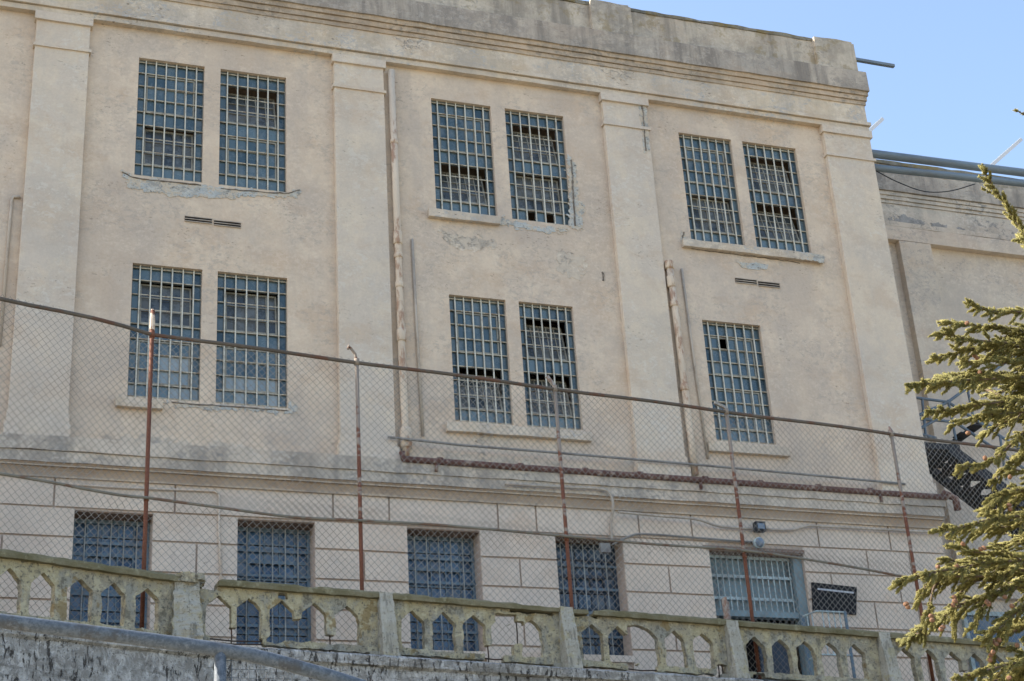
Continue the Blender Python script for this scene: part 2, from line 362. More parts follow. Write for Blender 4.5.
def curve_pts(pts, n=8):
    "Catmull-Rom through the points"
    P = [Vector(p) for p in pts]; P = [P[0]*2-P[1]] + P + [P[-1]*2-P[-2]]; out = []
    for i in range(1, len(P)-2):
        for k in range(n):
            t = k/n; a, b, c, d = P[i-1], P[i], P[i+1], P[i+2]
            out.append(.5*((2*b) + (c-a)*t + (2*a-5*b+4*c-d)*t*t + (3*b-a-3*c+d)*t**3))
    out.append(P[-2]); return out

# ================================================================== main building
YW = 28.0                                    # face of the main wall
def kx(v, Y): return v*Y/YW                  # survey value read on the wall plane -> value on a plane nearer the street
building = thing('prison_building', 'weathered cream stucco prison block with tall barred windows and flat pilasters', 'building', (9, 28, 7.0))
XL, XR, YB = -46.0, 19.56, 46.0

UP_Z0, UP_Z1, LO_Z0, LO_Z1 = 16.86, 19.50, 12.23, 14.89
wins = []   # x0, x1, z0, z1, upper hopper, lower hopper, light panes
for x0, x1, up, lo in ((3.04, 4.31, 'c', 'd'), (4.66, 5.97, 'o', 'c'), (9.09, 10.38, 'c', 'o'), (10.73, 12.04, 'o', 'd'), (14.80, 16.06, 'c', 'd'), (16.37, 17.69, 'o', 'o')):
    wins.append((x0, x1+.03, UP_Z0, UP_Z1+.075, up, lo, 0))
for x0, x1, up, lo, pale in ((3.08, 4.35, 'd', 'c', .6), (4.67, 5.98, 'd', 'c', .75), (9.27, 10.43, 'c', 'o', 0), (10.74, 11.88, 'o', 'o', 0), (14.82, 16.15, 'c', 'c', 0)):
    wins.append((x0, x1+.03, LO_Z0, LO_Z1+.065, up, lo, pale))

def wall_with_holes(x0, x1, z0, z1, Y, holes, depth, reveal):
    xs = sorted({x0, x1, *[h[0] for h in holes], *[h[1] for h in holes]}); zs = sorted({z0, z1, *[h[2] for h in holes], *[h[3] for h in holes]})
    for i in range(len(xs)-1):
        for k in range(len(zs)-1):
            cx, cz = (xs[i]+xs[i+1])/2, (zs[k]+zs[k+1])/2
            if any(h[0] < cx < h[1] and h[2] < cz < h[3] for h in holes): continue
            face.quad((xs[i], Y, zs[k]), (xs[i+1], Y, zs[k]), (xs[i+1], Y, zs[k+1]), (xs[i], Y, zs[k+1]))
    for a, b, c, d in [h[:4] for h in holes]:
        face.quad((a, Y, c), (a, Y, d), (a, Y+depth, d), (a, Y+depth, c))
        face.quad((b, Y, c), (b, Y+depth, c), (b, Y+depth, d), (b, Y, d))
        face.quad((a, Y, c), (a, Y+depth, c), (b, Y+depth, c), (b, Y, c))
        face.quad((a, Y, d), (b, Y, d), (b, Y+depth, d), (a, Y+depth, d))
face = MB(); wall_with_holes(XL, XR, 11.0, 20.5, YW, wins, .34, None)
# the rest of the shell: right side, back, left side
face.quad((XR, YW, 7), (XR, YB, 7), (XR, YB, 22), (XR, YW, 22)); face.quad((XL, YW, 7), (XL, YW, 22), (XL, YB, 22), (XL, YB, 7))
face.quad((XL, YB, 7), (XL, YB, 22), (XR, YB, 22), (XR, YB, 7))
wall = face.build('wall', M['wall'], building)
MB().box(XL+.1, XR-.1, YW+.3, YB-.1, 21.95, 22.06).build('roof', M['roof'], building)
fl = MB()
for z in (7.3, 11.4, 15.9): fl.box(XL+.1, XR-.1, YW+.9, YB-.1, z, z+.2)
fl.box(XL+.1, XR-.1, YW+2.5, YW+2.6, 7.5, 21.9)
fl.build('interior_floors', M['room'], building)

def ring(mb, xr, yf, z0, z1, j=.006, seg=.35):
    "front course with its return along the right side"
    mb.course(XL, xr, yf, YW+.02, z0, z1, seg, j)
    mb.box(XR-.05, xr, YW+.021, YB, z0+.002, z1-.002)
def PR(p): return YW-p
XC = 19.67                                   # right edge of the corner pilaster
# --- entablature, bottom to top
arch = MB(); ring(arch, XC, PR(.14), kx(20.34, PR(.14)), kx(20.46, PR(.14))); arch.build('architrave', M['trim'], building)
mo = MB(); ring(mo, XC+.05, PR(.19), kx(20.475, PR(.14)), kx(20.60, PR(.19)), .004); mo.build('frieze_moulding', M['trim'], building)
fr = MB(); ring(fr, XC, PR(.125), kx(20.62, PR(.17)), kx(21.06, PR(.125)), .003); fr.build('frieze', M['trim'], building)
cn = MB()
for p, a, b in ((.15, 21.07, 21.17), (.18, 21.18, 21.30), (.215, 21.31, 21.43)):
    ring(cn, XC+p-.12, PR(p), kx(a, PR(.16)), kx(b, PR(.16)), .007)
cn.build('cornice_moulding', M['moulding'], building)
fa = MB(); ring(fa, XC+.12, PR(.26), kx(21.45, PR(.2)), kx(22.03, PR(.26)), .008); fa.build('cornice_fascia', M['fascia'], building)
pp = MB(); ring(pp, XC-.02, PR(.06), kx(22.0, PR(.2)), kx(22.68, PR(.06)), .006); pp.build('parapet', M['parapet'], building)
pc = MB(); pc.course(XL, XC-.0, PR(.085), YW+.25, kx(22.682, PR(.06)), kx(22.765, PR(.06)), .16, .018); pc.box(XR-.3, XC-.0, YW+.26, YB, 22.62, 22.70)
pc.build('parapet_coping', M['coping_lichen'], building)
for a, b in ((.95, 2.1), (6.95, 8.15), (12.97, 13.96), (18.69, 19.76)):
    a, b = kx(a, PR(.16)), kx(b, PR(.16))
    blk = MB(); blk.course(a, b, PR(.17), YW+.2, kx(22.03, PR(.17)), kx(22.80, PR(.17)), .2, .008); blk.course(a+.03, b-.03, PR(.14), YW+.2, kx(22.80, PR(.17)), kx(22.88, PR(.17)), .2, .012)
    blk.build('parapet_block', M['parapet'], building)

# --- pilasters
def pilaster(xa, xb, corner=False):
    p = PR(.12); a, b = kx(xa, p), kx(xb, p); m = MB()
    m.course(a, b, p, YW+.02, kx(11.8, p), kx(20.15, p), 2, .0)
    o = m.build('pilaster', M['pilaster'], building, bevel=.008)
    c = MB(); e = .03
    c.course(a-.035, b+(.04), PR(.155), YW+.02, kx(19.535, PR(.15)), kx(19.60, PR(.15)), .3, .004)
    c.course(a-.04, b+(.045), PR(.175), YW+.02, kx(20.155, PR(.15)), kx(20.335, PR(.14)), .3, .005)
    if corner:
        c.box(XR-.02, b+.04, YW+.021, YW+1.1, kx(19.537, PR(.15)), kx(19.598, PR(.15)))
        c.box(XR-.02, b+.045, YW+.021, YW+1.1, kx(20.157, PR(.15)), kx(20.333, PR(.14)))
    c.build('capital', M['pilaster'], o)
    d = MB(); d.course(a-.02, b+.02, PR(.15), YW+.02, kx(11.58, PR(.15)), kx(11.81, PR(.14)), .3, .006)
    d.course(a-.05, b+.05, PR(.19), YW+.02, kx(11.36, PR(.19)), kx(11.60, PR(.17)), .3, .008)
    d.build('pilaster_base', M['pilaster'], o)
    if corner:
        MB().box(XR-.02, b, YW+.021, YW+1.05, kx(11.6, p), kx(20.15, p)).build('pilaster_return', M['pilaster'], o)
for xa, xb in ((-5.0, -3.9), (1.04, 2.07), (7.01, 8.07), (13.03, 14.08)): pilaster(xa, xb)
pilaster(18.53, 19.75, True)

# --- belt course
b1 = MB(); ring(b1, XC+.14, PR(.27), kx(11.10, PR(.27)), kx(11.36, PR(.25)), .01, .2); ring(b1, XC+.10, PR(.235), kx(10.885, PR(.235)), kx(11.085, PR(.235)), .006, .25)
b1.build('belt_course', M['belt'], building)
cv = MB()
prof = [(.14 + .09*(i/6)**2.2, 10.64+.243*i/6) for i in range(7)]
vs = []
for x in (XL, XC+.06):
    vs += [(x, PR(p), kx(z, PR(.17))) for p, z in prof] + [(x, YW, kx(prof[-1][1], PR(.17))), (x, YW, kx(prof[0][1], PR(.17)))]
k_ = len(prof)+2
cv.add(vs, [(i, (i+1) % k_, k_+(i+1) % k_, k_+i) for i in range(k_)] + [tuple(range(k_))[::-1], tuple(range(k_, 2*k_))])
cv.box(XR-.05, XC+.07, YW+.01, YB, kx(10.65, PR(.17)), kx(10.88, PR(.17)))
cv.build('belt_moulding', M['cavetto'], building)
ft = MB(); ft.course(XL, XC+.03, PR(.165), YW, kx(10.60, PR(.165)), kx(10.637, PR(.165)), .3, .003); ft.course(XL, XC+.075, PR(.215), PR(.13), kx(10.80, PR(.2)), kx(10.825, PR(.2)), .3, .003); ft.build('belt_fillet', M['moulding'], building)

# --- rusticated ground floor
YG = PR(.12)
def g(v): return v*YG/YW
gop = [(2.27, 3.61), (5.10, 6.50), (8.23, 9.64), (11.15, 12.53)]; GZ0, GZ1 = g(7.72), g(10.03)
DX0, DX1, DZ0, DZ1 = g(14.36), g(16.44), 7.15, g(9.90)
gh = [(g(a), g(b), GZ0, GZ1) for a, b in gop] + [(DX0, DX1, DZ0, DZ1)]
face = MB(); wall_with_holes(XL, XR, 6.0, g(10.6), PR(.085), gh, .52, None)
face.build('base_wall', M['joint'], building)
rows = [(10.075, 10.63), (9.545, 10.04), (8.985, 9.505), (8.425, 8.945), (7.865, 8.385), (7.305, 7.825), (6.6, 7.265)]
jA = [-6, -4, -2, 0, 1.91, 3.98, 6.84, 7.90, 10.02, 10.79, 12.91, 14.04, 16.84, 18.5]
jB = [-6, -3, -1, 17.9, 18.9]; jC = [-5, -3, -.9, 1.1, 4.38, 7.4, 10.40, 13.45, 17.0, 18.55]; jD = [-6, -4, -2, 0, 2.0, 4.9, 10.9, 12.9, 17.9, 19.1]
rb = MB()
for ri, (za, zb) in enumerate(rows):
    js = [jA, jB, jC, jB, jC, jB, jC][ri]
    blocks = []; xs = [XL] + [g(j) for j in js] + [XC]
    for i in range(len(xs)-1): blocks.append([xs[i]+(.018 if i else 0), xs[i+1]-(.018 if i < len(xs)-2 else 0)])
    z0, z1 = g(za), g(zb)
    for (a, b, c, d) in gh:
        if z1 <= c+.01 or z0 >= d-.01: continue
        nb = []
        for s, e in blocks:
            if e <= a or s >= b: nb.append([s, e]); continue
            if s < a-.05: nb.append([s, a-.003])
            if e > b+.05: nb.append([b+.003, e])
        blocks = nb
    for s, e in blocks: rb.course(s, e, YG, PR(.087), z0, z1, .6, .003)
rb.box(XR-.02, XC, YW+.0, YB, 6.6, g(10.6))
rb.build('rusticated_blocks', M['base'], building)
for a, b, c, d in gh: MB().box(a+.004, b-.004, PR(.07), PR(-.30), d-.02, d-.001).build('soffit', M['soffit_brown'], building)

# --- barred upper windows
def make_window(x0, x1, z0, z1, up, lo, pale, spec=0):
    w, h = x1-x0, z1-z0; Yb, Ys = YW+.07, YW+.12
    side = w*.115; xs = [0, side] + [side + (w-2*side)*i/5 for i in range(1, 5)] + [w-side, w]
    nz = 9; zs = [h*i/nz for i in range(nz+1)]
    X = lambda v: x0+v
    fr = MB()                                                  # fixed steel sash frame and its glazing bars
    fr.box(X(0)+.002, X(.018), Ys-.03, Ys+.03, z0+.002, z1-.002); fr.box(X(w-.018), X(w)-.002, Ys-.03, Ys+.03, z0+.002, z1-.002)
    fr.box(X(.019), X(w-.019), Ys-.03, Ys+.03, z0+.002, z0+.04); fr.box(X(.019), X(w-.019), Ys-.03, Ys+.03, z1-.04, z1-.002)
    hop = {2: (5, 8), 1: (1, 4)}                               # rows (from the bottom) of upper and lower hopper
    for x in xs[1:-1]:
        edge = x in (xs[1], xs[-2]); t = .016 if edge else .008
        if edge: fr.box(X(x)-t, X(x)+t, Ys-.025, Ys+.025, z0+.04, z1-.04)
        else:
            for ra, rb_ in ((0, 1), (4, 5), (8, 9)):
                fr.box(X(x)-t, X(x)+t, Ys-.018, Ys+.018, z0+zs[ra]+.03, z0+zs[rb_]-.005)
    for i in range(1, nz):
        z = z0+zs[i]; t = .014 if i in (1, 4, 5, 8) else .008
        if i in (1, 4, 5, 8): fr.box(X(.0185), X(w-.0185), Ys-.022, Ys+.022, z-t, z+t)
        else:
            fr.box(X(.0185), X(side)-.023, Ys-.016, Ys+.016, z-t, z+t); fr.box(X(w-side)+.023, X(w-.0185), Ys-.016, Ys+.016, z-t, z+t)
    win = fr.build('window', M['fixed_sash'], building)
    gl = MB(); cvr = MB()
    def pane(mb, a, b, c, d, y=Ys+.005, v=None):
        tl = random.uniform(-.012, .012)
        if v is None: v = min(1, max(0, random.gauss(.45, .25)))
        mb.hexa([(a, y-tl*.3, c), (b, y+tl*.3, c), (b, y+.006+tl*.3, c), (a, y+.006-tl*.3, c), (a, y-tl*.3+tl*.4, d), (b, y+tl*.3+tl*.4, d), (b, y+.006+tl*.3+tl*.4, d), (a, y+.006-tl*.3+tl*.4, d)], v)
    for i in range(len(xs)-1):
        for k in range(nz):
            mid = 1 <= i <= 5
            if mid and (1 <= k < 4 or 5 <= k < 8): continue
            if spec == 1 and k == 0 and i in (2, 4): continue    # two bottom panes knocked out
            v = None
            if pale and (k == 0 and random.random() < pale): pane(cvr, X(xs[i])+.008, X(xs[i+1])-.008, z0+zs[k]+.008, z0+zs[k+1]-.008, v=random.random()); continue
            elif k == 0: v = random.uniform(.7, 1)
            pane(gl, X(xs[i])+.008, X(xs[i+1])-.008, z0+zs[k]+.008, z0+zs[k+1]-.008, v=v)
    gl.build('glass', M['glass'], win, attr='pane')
    if cvr.v: cvr.build('papered_glass', M['glass_pale'], win, attr='pane')
    for kind, (ra, rb_) in ((lo, hop[1]), (up, hop[2])):
        hz0, hz1 = z0+zs[ra]+.02, z0+zs[rb_]-.02; ha, hb = X(xs[1])+.024, X(xs[-2])-.024
        hf = MB(); hg = MB(); hp_ = MB(); cols = [ha+(hb-ha)*i/5 for i in range(6)]; rws = [hz0+(hz1-hz0)*i/3 for i in range(4)]
        hf.box(ha, ha+.03, -.02, .02, hz0, hz1); hf.box(hb-.03, hb, -.02, .02, hz0, hz1)
        hf.box(ha+.031, hb-.031, -.02, .02, hz0, hz0+.03); hf.box(ha+.031, hb-.031, -.02, .02, hz1-.03, hz1)
        for c in cols[1:-1]: hf.box(c-.011, c+.011, -.015, .015, hz0+.031, hz1-.031)
        for r_ in rws[1:-1]: hf.box(ha+.031, hb-.031, -.0149, .0149, r_-.011, r_+.011)
        for i in range(5):
            for k in range(3):
                if spec == 2 and kind == 'c' and (i, k) == (1, 2) and ra == 5: continue
                v = random.uniform(0, .6) if kind != 'c' else random.uniform(.1, .7)
                if pale and ra == 1 and (i >= 2 if pale == .6 else k == 0) and k < 2:
                    pane(hp_, cols[i]+.006, cols[i+1]-.006, rws[k]+.006, rws[k+1]-.006, y=.002, v=random.random()); continue
                pane(hg, cols[i]+.006, cols[i+1]-.006, rws[k]+.006, rws[k+1]-.006, y=.002, v=v)
        ang = R(random.uniform(12, 17)) if kind == 'o' else (R(6) if kind == 'd' else 0)
        T = Matrix.Translation((0, Ys+.004, hz0)) @ Matrix.Rotation(-ang, 4, 'X') @ Matrix.Translation((0, 0, -hz0))
        for mb in (hf, hg, hp_): mb.v = [tuple(T @ Vector(p)) for p in mb.v]
        hf.build('hopper_frame', M['sash'], win)
        if hp_.v: hp_.build('papered_glass', M['glass_pale'], win, attr='pane')
        hg.build('hopper_glass', M['glass_dim'] if kind in 'od' else M['glass'], win, attr='pane')
    ba = MB()                                                  # outer grille
    for x in xs[1:-1]:
        ba.box(X(x)-.012, X(x)+.012, Yb-.0115, Yb+.0115, z0-.004, z1+.004)
    ba.build('bars', M['bars'], win)
    cb = MB()
    for i in range(nz+1):
        z = min(max(z0+zs[i], z0+.05), z1-.05)
        cb.box(X(0)-.004, X(w)+.004, Yb+.0115, Yb+.022, z-.0105, z+.0105)
    cb.build('crossbars', M['crossbar'], win)
for i, wv in enumerate(wins): make_window(*wv, spec={3: 1, 10: 2}.get(i, 0))

# --- ground floor windows
for a, b in gop:
    a, b = g(a), g(b); w = b-a; h = GZ1-GZ0; Ys = YG+.36; Yb = YG+.2
    fr = MB(); Ys = YG+.44; Yb = YG+.36; fr.box(a+.002, a+.06, Ys-.04, Ys+.04, GZ0+.002, GZ1-.025); fr.box(b-.06, b-.002, Ys-.04, Ys+.04, GZ0+.002, GZ1-.025)
    fr.box(a+.061, b-.061, Ys-.04, Ys+.04, GZ0+.002, GZ0+.06); fr.box(a+.061, b-.061, Ys-.04, Ys+.04, GZ1-.1, GZ1-.025)
    for i in (1, 2, 3, 4): x = a+w*i/5; fr.box(x-.012, x+.012, Ys-.02, Ys+.02, GZ0+.06, GZ1-.1)
    for i in range(1, 7): z = GZ0+h*i/7; t = .03 if i in (3, 5) else .014; fr.box(a+.061, b-.061, Ys-.0199, Ys+.0199, z-t, z+t)
    fourth = abs(a-g(11.15)) < .01
    win = fr.build('window', M['deepblue'] if fourth else M['bluesteel'], building)
    gl = MB()
    for i in range(5):
        for k in range(7):
            x0, x1, z0, z1 = a+w*i/5+.01, a+w*(i+1)/5-.01, GZ0+h*k/7+.01, GZ0+h*(k+1)/7-.03
            v = random.random(); t = random.uniform(-.01, .01)
            if i in (1, 2, 3) and k == 4: t = .045              # the middle row tilts open
            gl.hexa([(x0, Ys+.005, z0), (x1, Ys+.005, z0), (x1, Ys+.012, z0), (x0, Ys+.012, z0), (x0, Ys+.005+t, z1), (x1, Ys+.005+t, z1), (x1, Ys+.012+t, z1), (x0, Ys+.012+t, z1)], v)
    gl.build('glass', M['glass_black'] if fourth else M['glass_ground'], win, attr='pane')
    ba = MB()
    for i in range(1, 6): x = a+w*i/6; ba.tube([(x, Yb, GZ0-.004), (x, Yb, GZ1-.025)], .013, 6)
    ba.build('bars', M['groundbars'], win)
    cb = MB()
    for i in range(1, 5): z = GZ0+h*i/5; cb.box(a-.004, b+.004, Yb+.017, Yb+.03, z-.025, z+.025)
    cb.build('crossbars', M['bluesteel'], win)
    MB().course(a-.02, b+.02, YG-.04, YG-.001, GZ0-.13, GZ0-.002, .3, .006).build('window_sill', M['base'], win)

# --- entrance: barred gate over a dark doorway
gt = MB(); yg = YG+.22
jw = .20
gt.box(DX1-jw, DX1-.003, yg-.12, yg+.12, DZ0, DZ1-.003)
door = gt.build('door', M['teal'], building)
zt = g(8.73)
MB().box(DX0+.003, DX0+.07, yg-.05, yg+.05, DZ0, DZ1-.003).build('jamb', M['teal'], door)
ba = MB(); n = 15
for i in range(n): x = DX0+.10+(DX1-jw-DX0-.14)*i/(n-1); ba.tube([(x, yg, zt), (x, yg, DZ1-.03)], .0125, 6)
for z in (zt, g(9.0), g(9.45), DZ1-.06): ba.box(DX0+.07, DX1-jw-.001, yg+.012, yg+.03, z-.028, z+.028)
ba.build('bars', M['bluebars'], door)
MB().box(DX0+.07, DX1-jw-.001, yg+.1, yg+.15, zt-.02, DZ1-.004).build('door_panel', M['teal'], door)
MB().box(DX0+.07, DX1-jw-.001, yg-.08, yg+.09, zt-.12, zt-.002).build('transom', M['teal'], door)
lower = MB()
lower.box(DX0+.95, DX0+1.62, yg-.0, yg+.04, DZ0, zt-.36)
lower.build('lower_leaf', M['deepblue'], door)
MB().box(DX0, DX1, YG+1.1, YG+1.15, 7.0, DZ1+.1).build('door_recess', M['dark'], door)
MB().box(DX0-.12, DX1+.02, YG-.03, YG-.002, DZ1+.002, DZ1+.07).build('lintel', M['soffit_brown'], door)

# --- sills
def sill(xa, xb, z0, z1, ends=(0, 0)):
    p = PR(.11); m = MB(); m.course(kx(xa, p), kx(xb, p), p, YW-.001, kx(z0, p), kx(z1, p), .15, .009)
    m.build('window_sill', M['trim'], building, bevel=.006)
sill(8.93, 10.47, 16.71, 16.89); sill(14.61, 18.02, 16.70, 16.88); sill(9.10, 12.09, 12.02, 12.21); sill(14.64, 16.47, 12.0, 12.20); sill(2.88, 3.72, 12.04, 12.22)

# --- broken plaster, each patch a ragged skin on the wall
def field_panel(u0, u1, v0, v1, fn, fr, y0, y1, res=.02, namp=1.):
    "solid wherever fn(u, v) > 0, marched on a fine grid so that every edge is ragged"
    nu, nv = int((u1-u0)/res)+1, int((v1-v0)/res)+1
    us = [u0+(u1-u0)*i/nu for i in range(nu+1)]; vs = [v0+(v1-v0)*k/nv for k in range(nv+1)]
    F = [[fn(u, v) for v in vs] for u in us]
    for i in range(nu+1):
        F[i][0] = F[i][nv] = -.004
    for k in range(nv+1): F[0][k] = F[nu][k] = -.004
    verts = []; faces = []; vid = {}
    def V(p, side):
        key = (round(p[0], 5), round(p[1], 5), side)
        if key not in vid:
            n_ = mnoise.noise(Vector((p[0]*7, p[1]*7, side*3.1)))*.009 + mnoise.noise(Vector((p[0]*21, p[1]*21, side*5)))*.004; n_ *= namp
            vid[key] = len(verts); verts.append(tuple(fr(p[0], p[1], (y0 if side == 0 else y1)+n_)))
        return vid[key]
    for i in range(nu):
        for k in range(nv):
            c = [(us[i], vs[k], F[i][k]), (us[i+1], vs[k], F[i+1][k]), (us[i+1], vs[k+1], F[i+1][k+1]), (us[i], vs[k+1], F[i][k+1])]
            if all(q[2] <= 0 for q in c): continue
            poly = []; cut = []
            for j in range(4):
                a, b = c[j], c[(j+1) % 4]
                if a[2] > 0: poly.append((a[0], a[1]))
                if (a[2] > 0) != (b[2] > 0):
                    t = a[2]/(a[2]-b[2]); q = (a[0]+(b[0]-a[0])*t, a[1]+(b[1]-a[1])*t); cut.append((len(poly), a[2] > 0, q)); poly.append(q)
            if len(poly) < 3: continue
            faces.append([V(q, 0) for q in poly]); faces.append([V(q, 1) for q in poly][::-1])
            for j in range(len(cut)):
                if cut[j][1]:                                  # leaving the solid: joins the next entry
                    a, b = cut[j][2], cut[(j+1) % len(cut)][2]
                    if a != b: faces.append([V(a, 0), V(a, 1), V(b, 1), V(b, 0)])
    m = MB()
    faces = [tuple(dict.fromkeys(f)) for f in faces]; m.v = verts; m.f = [f for f in faces if len(f) > 2]
    return m
def patch(name, pts, mat, Y=YW, proud=.012, rough=.07, parent=building):
    "a ragged skin of bare plaster on the wall: the outline is eaten into by noise, leaving islands and bays"
    P = [at(x, y, Y) for x, y in pts]; Q = [(p.x, p.z) for p in P]
    def sdf(u, v):
        d = 1e9; ins = False
        for i in range(len(Q)):
            (ax, az), (bx, bz) = Q[i], Q[(i+1) % len(Q)]
            t = max(0, min(1, ((u-ax)*(bx-ax)+(v-az)*(bz-az))/((bx-ax)**2+(bz-az)**2+1e-9)))
            d = min(d, math.hypot(u-ax-t*(bx-ax), v-az-t*(bz-az)))
            if (az > v) != (bz > v) and u < ax+(v-az)/(bz-az)*(bx-ax): ins = not ins
        n_ = mnoise.noise(Vector((u*5, v*7, 3))) + .7*mnoise.noise(Vector((u*13, v*17, 8))) + .45*mnoise.noise(Vector((u*31, v*37, 1)))
        return (d if ins else -d) + n_*rough
    x0, x1, z0, z1 = min(q[0] for q in Q)-.12, max(q[0] for q in Q)+.12, min(q[1] for q in Q)-.12, max(q[1] for q in Q)+.12
    m = field_panel(x0, x1, z0, z1, sdf, lambda u, v, w: (u, Y+w, v), -proud, -.0006, .018, .25)
    return m.build(name, mat, parent)
def crack(pts, r, Y=YW, parent=building):
    P = curve_pts([at(x, y, Y) for x, y in pts], 6); Q = []; rr = []
    for i, p in enumerate(P):
        Q.append(Vector((p.x+mnoise.noise(p*9)*.025, Y-.001, p.z+mnoise.noise(p*9+Vector((5, 1, 2)))*.02))); rr.append(r*(.35+.9*abs(mnoise.noise(p*6+Vector((1, 7, 3))))+.2))
    m = MB(); m.tube(Q, rr, 6); return m.build('crack', M['crackmat'], parent)
patch('plaster_patch', [(122, 172), (136, 178), (202, 186), (284, 193), (299, 190), (297, 198), (262, 197), (215, 199), (160, 194), (125, 187)], M['plaster'], rough=.085)
patch('plaster_patch', [(568, 155), (576, 164), (578, 190), (584, 210), (582, 228), (560, 233), (520, 229), (500, 224), (503, 217), (512, 222), (569, 229)], M['plaster'], rough=.1)
patch('plaster_patch', [(168, 402), (215, 406), (287, 411), (292, 396), (297, 408), (296, 414), (240, 411), (170, 408)], M['plaster'], rough=.1)
patch('plaster_patch', [(806, 252), (824, 256), (823, 263), (800, 259)], M['plaster'], Y=PR(.115), proud=.008, rough=.03)
patch('plaster_patch', [(737, 262), (768, 264), (766, 270), (742, 268)], M['plaster'], rough=.05)
patch('plaster_patch', [(682, 232), (687, 238), (686, 247), (681, 243)], M['plaster'], Y=PR(.0), rough=.05)
patch('plaster_patch', [(638, 104), (646, 106), (650, 150), (644, 154), (641, 125)], M['plaster'], Y=PR(.12), proud=.006, rough=.04)
crack([(642, 106), (643.5, 120), (644.5, 135), (646, 151)], .024, PR(.126))
crack([(571, 160), (572, 175), (573, 192), (575, 226)], .026, PR(.012));
crack([(123, 172), (136, 178), (168, 181.5), (201, 185)], .018, PR(.012)); crack([(221, 188.5), (250, 191), (285, 193), (299, 190)], .018, PR(.012))
crack([(172, 402), (200, 404.5), (218, 405.5), (250, 408), (288, 411)], .018, PR(.012)); crack([(602, 272), (603.5, 276), (603, 281)], .03)
crack([(684, 232), (683, 238), (686, 246), (700, 250)], .022, PR(.012)); crack([(700, 250), (730, 254), (765, 258), (800, 263)], .016)
for pts in ([(100, 436), (150, 437), (196, 443), (190, 455), (110, 449)], [(206, 441), (232, 442), (262, 452), (215, 456)], [(440, 452), (520, 458), (560, 464), (450, 462)], [(620, 462), (660, 466), (650, 475), (610, 474)]):
    patch('weathered_skin', pts, M['belt'], YW, .006, .11)
for pts in ([(396, 38), (420, 42), (436, 50), (410, 50)], [(600, 68), (625, 72), (640, 80), (612, 78)]):
    patch('peeled_paint', pts, M['flake'], PR(.125), .006, .13)
for pts in ([(560, 250), (585, 256), (580, 280), (558, 270)], [(440, 232), (478, 236), (500, 246), (460, 252)], [(470, 430), (520, 436), (516, 446), (470, 440)], [(236, 30), (244, 32), (242, 38), (236, 36)]):
    patch('peeled_paint', pts, M['flake'], YW, .005, .13)
# --- vents
for va, vb, z in ((4.02, 4.54, 16.02), (4.58, 5.10, 16.0), (15.73, 16.24, 15.985), (16.28, 16.79, 15.965)):
    vm = MB(); vm.box(va, vb, YW-.006, YW-.0005, z-.06, z+.06); vo = vm.build('vent', M['dark'], building)
    sm = MB()
    for dz in (-.052, .0, .052): sm.box(va, vb, YW-.028, YW-.0065, z+dz-.010, z+dz+.004)
    sm.build('slat', M['conduit'], vo)

# ================================================================== set-back wing on the right
YA = 32.0
annex = thing('prison_wing', 'set back grey stucco wing right of the corner, behind the pipes and steel stairs', 'building', (27, YA, 7))
AX0, AX1 = XR+.06, 37.0
def A(mb, p, z0, z1, x0=AX0, x1=AX1, seg=.3, j=.006): mb.course(x0, x1, YA-p, YA+.02, z0, z1, seg, j); return mb
m = MB(); m.quad((AX0, YA, 6), (AX1, YA, 6), (AX1, YA, 22), (AX0, YA, 22)); m.quad((AX1, YA, 6), (AX1, YB, 6), (AX1, YB, 22), (AX1, YA, 22)); m.quad((AX0, YB, 6), (AX0, YB, 22), (AX1, YB, 22), (AX1, YB, 6))
m.build('wall', M['annex'], annex)
MB().box(AX0, AX1, YA+.3, YB, 21.5, 21.6).build('roof', M['roof'], annex)
A(MB(), .06, 21.86, 22.22).build('parapet', M['parapet'], annex)
A(MB(), .10, 22.221, 22.33, seg=.15, j=.014).build('parapet_coping', M['coping_lichen'], annex)
A(MB(), .27, 21.30, 21.855).build('cornice_fascia', M['fascia'], annex)
m = MB()
for p, a, b in ((.22, 21.19, 21.29), (.19, 21.08, 21.18), (.155, 20.98, 21.07)): A(m, p, a, b)
m.build('cornice_moulding', M['annex_trim'], annex)
A(MB(), .13, 20.42, 20.97).build('frieze', M['annex_trim'], annex)
for pts in ([(888, 218), (905, 216), (925, 222), (922, 228), (905, 228), (892, 223)], [(931, 223), (946, 226), (944, 232), (934, 230)], [(957, 228), (972, 233), (970, 240), (960, 238)], [(974, 232), (985, 235), (984, 239), (975, 238)]):
    patch('peeled_paint', pts, M['peeldark'], YA-.13, .006, .1, annex)
A(MB(), .20, 20.27, 20.41).build('frieze_moulding', M['annex_trim'], annex)
A(MB(), .20, 19.86, 20.262).build('architrave', M['annex'], annex)
px0, px1 = at(901, 245, YA-.25).x, at(933, 250, YA-.25).x
MB().course(px0, px1, YA-.2, YA+.02, 10.9, 19.855, 3, 0).build('pilaster', M['annex'], annex, bevel=.01)
m = MB(); A(m, .24, 10.4, 10.88, j=.01); A(m, .1, 6.5, 10.395); m.build('belt_course', M['annex'], annex)
MB().box(at(1002, 238, YA-.14).x, at(1010, 238, YA-.14).x, YA-.165, YA-.12, at(1004, 241, YA-.14).z, at(1004, 236, YA-.14).z).build('vent', M['dark'], annex)
wa, wb = at(966, 640, YA-.15), at(1040, 640, YA-.15); wt = at(985, 612, YA-.15).z
m = MB(); m.box(wa.x, wa.x+.1, YA-.2, YA-.102, 7.2, wt); m.box(wb.x-.1, wb.x, YA-.2, YA-.102, 7.2, wt); m.box(wa.x+.101, wb.x-.101, YA-.2, YA-.102, wt-.1, wt); m.box((wa.x+wb.x)/2-.04, (wa.x+wb.x)/2+.04, YA-.2, YA-.102, 7.2, wt-.101)
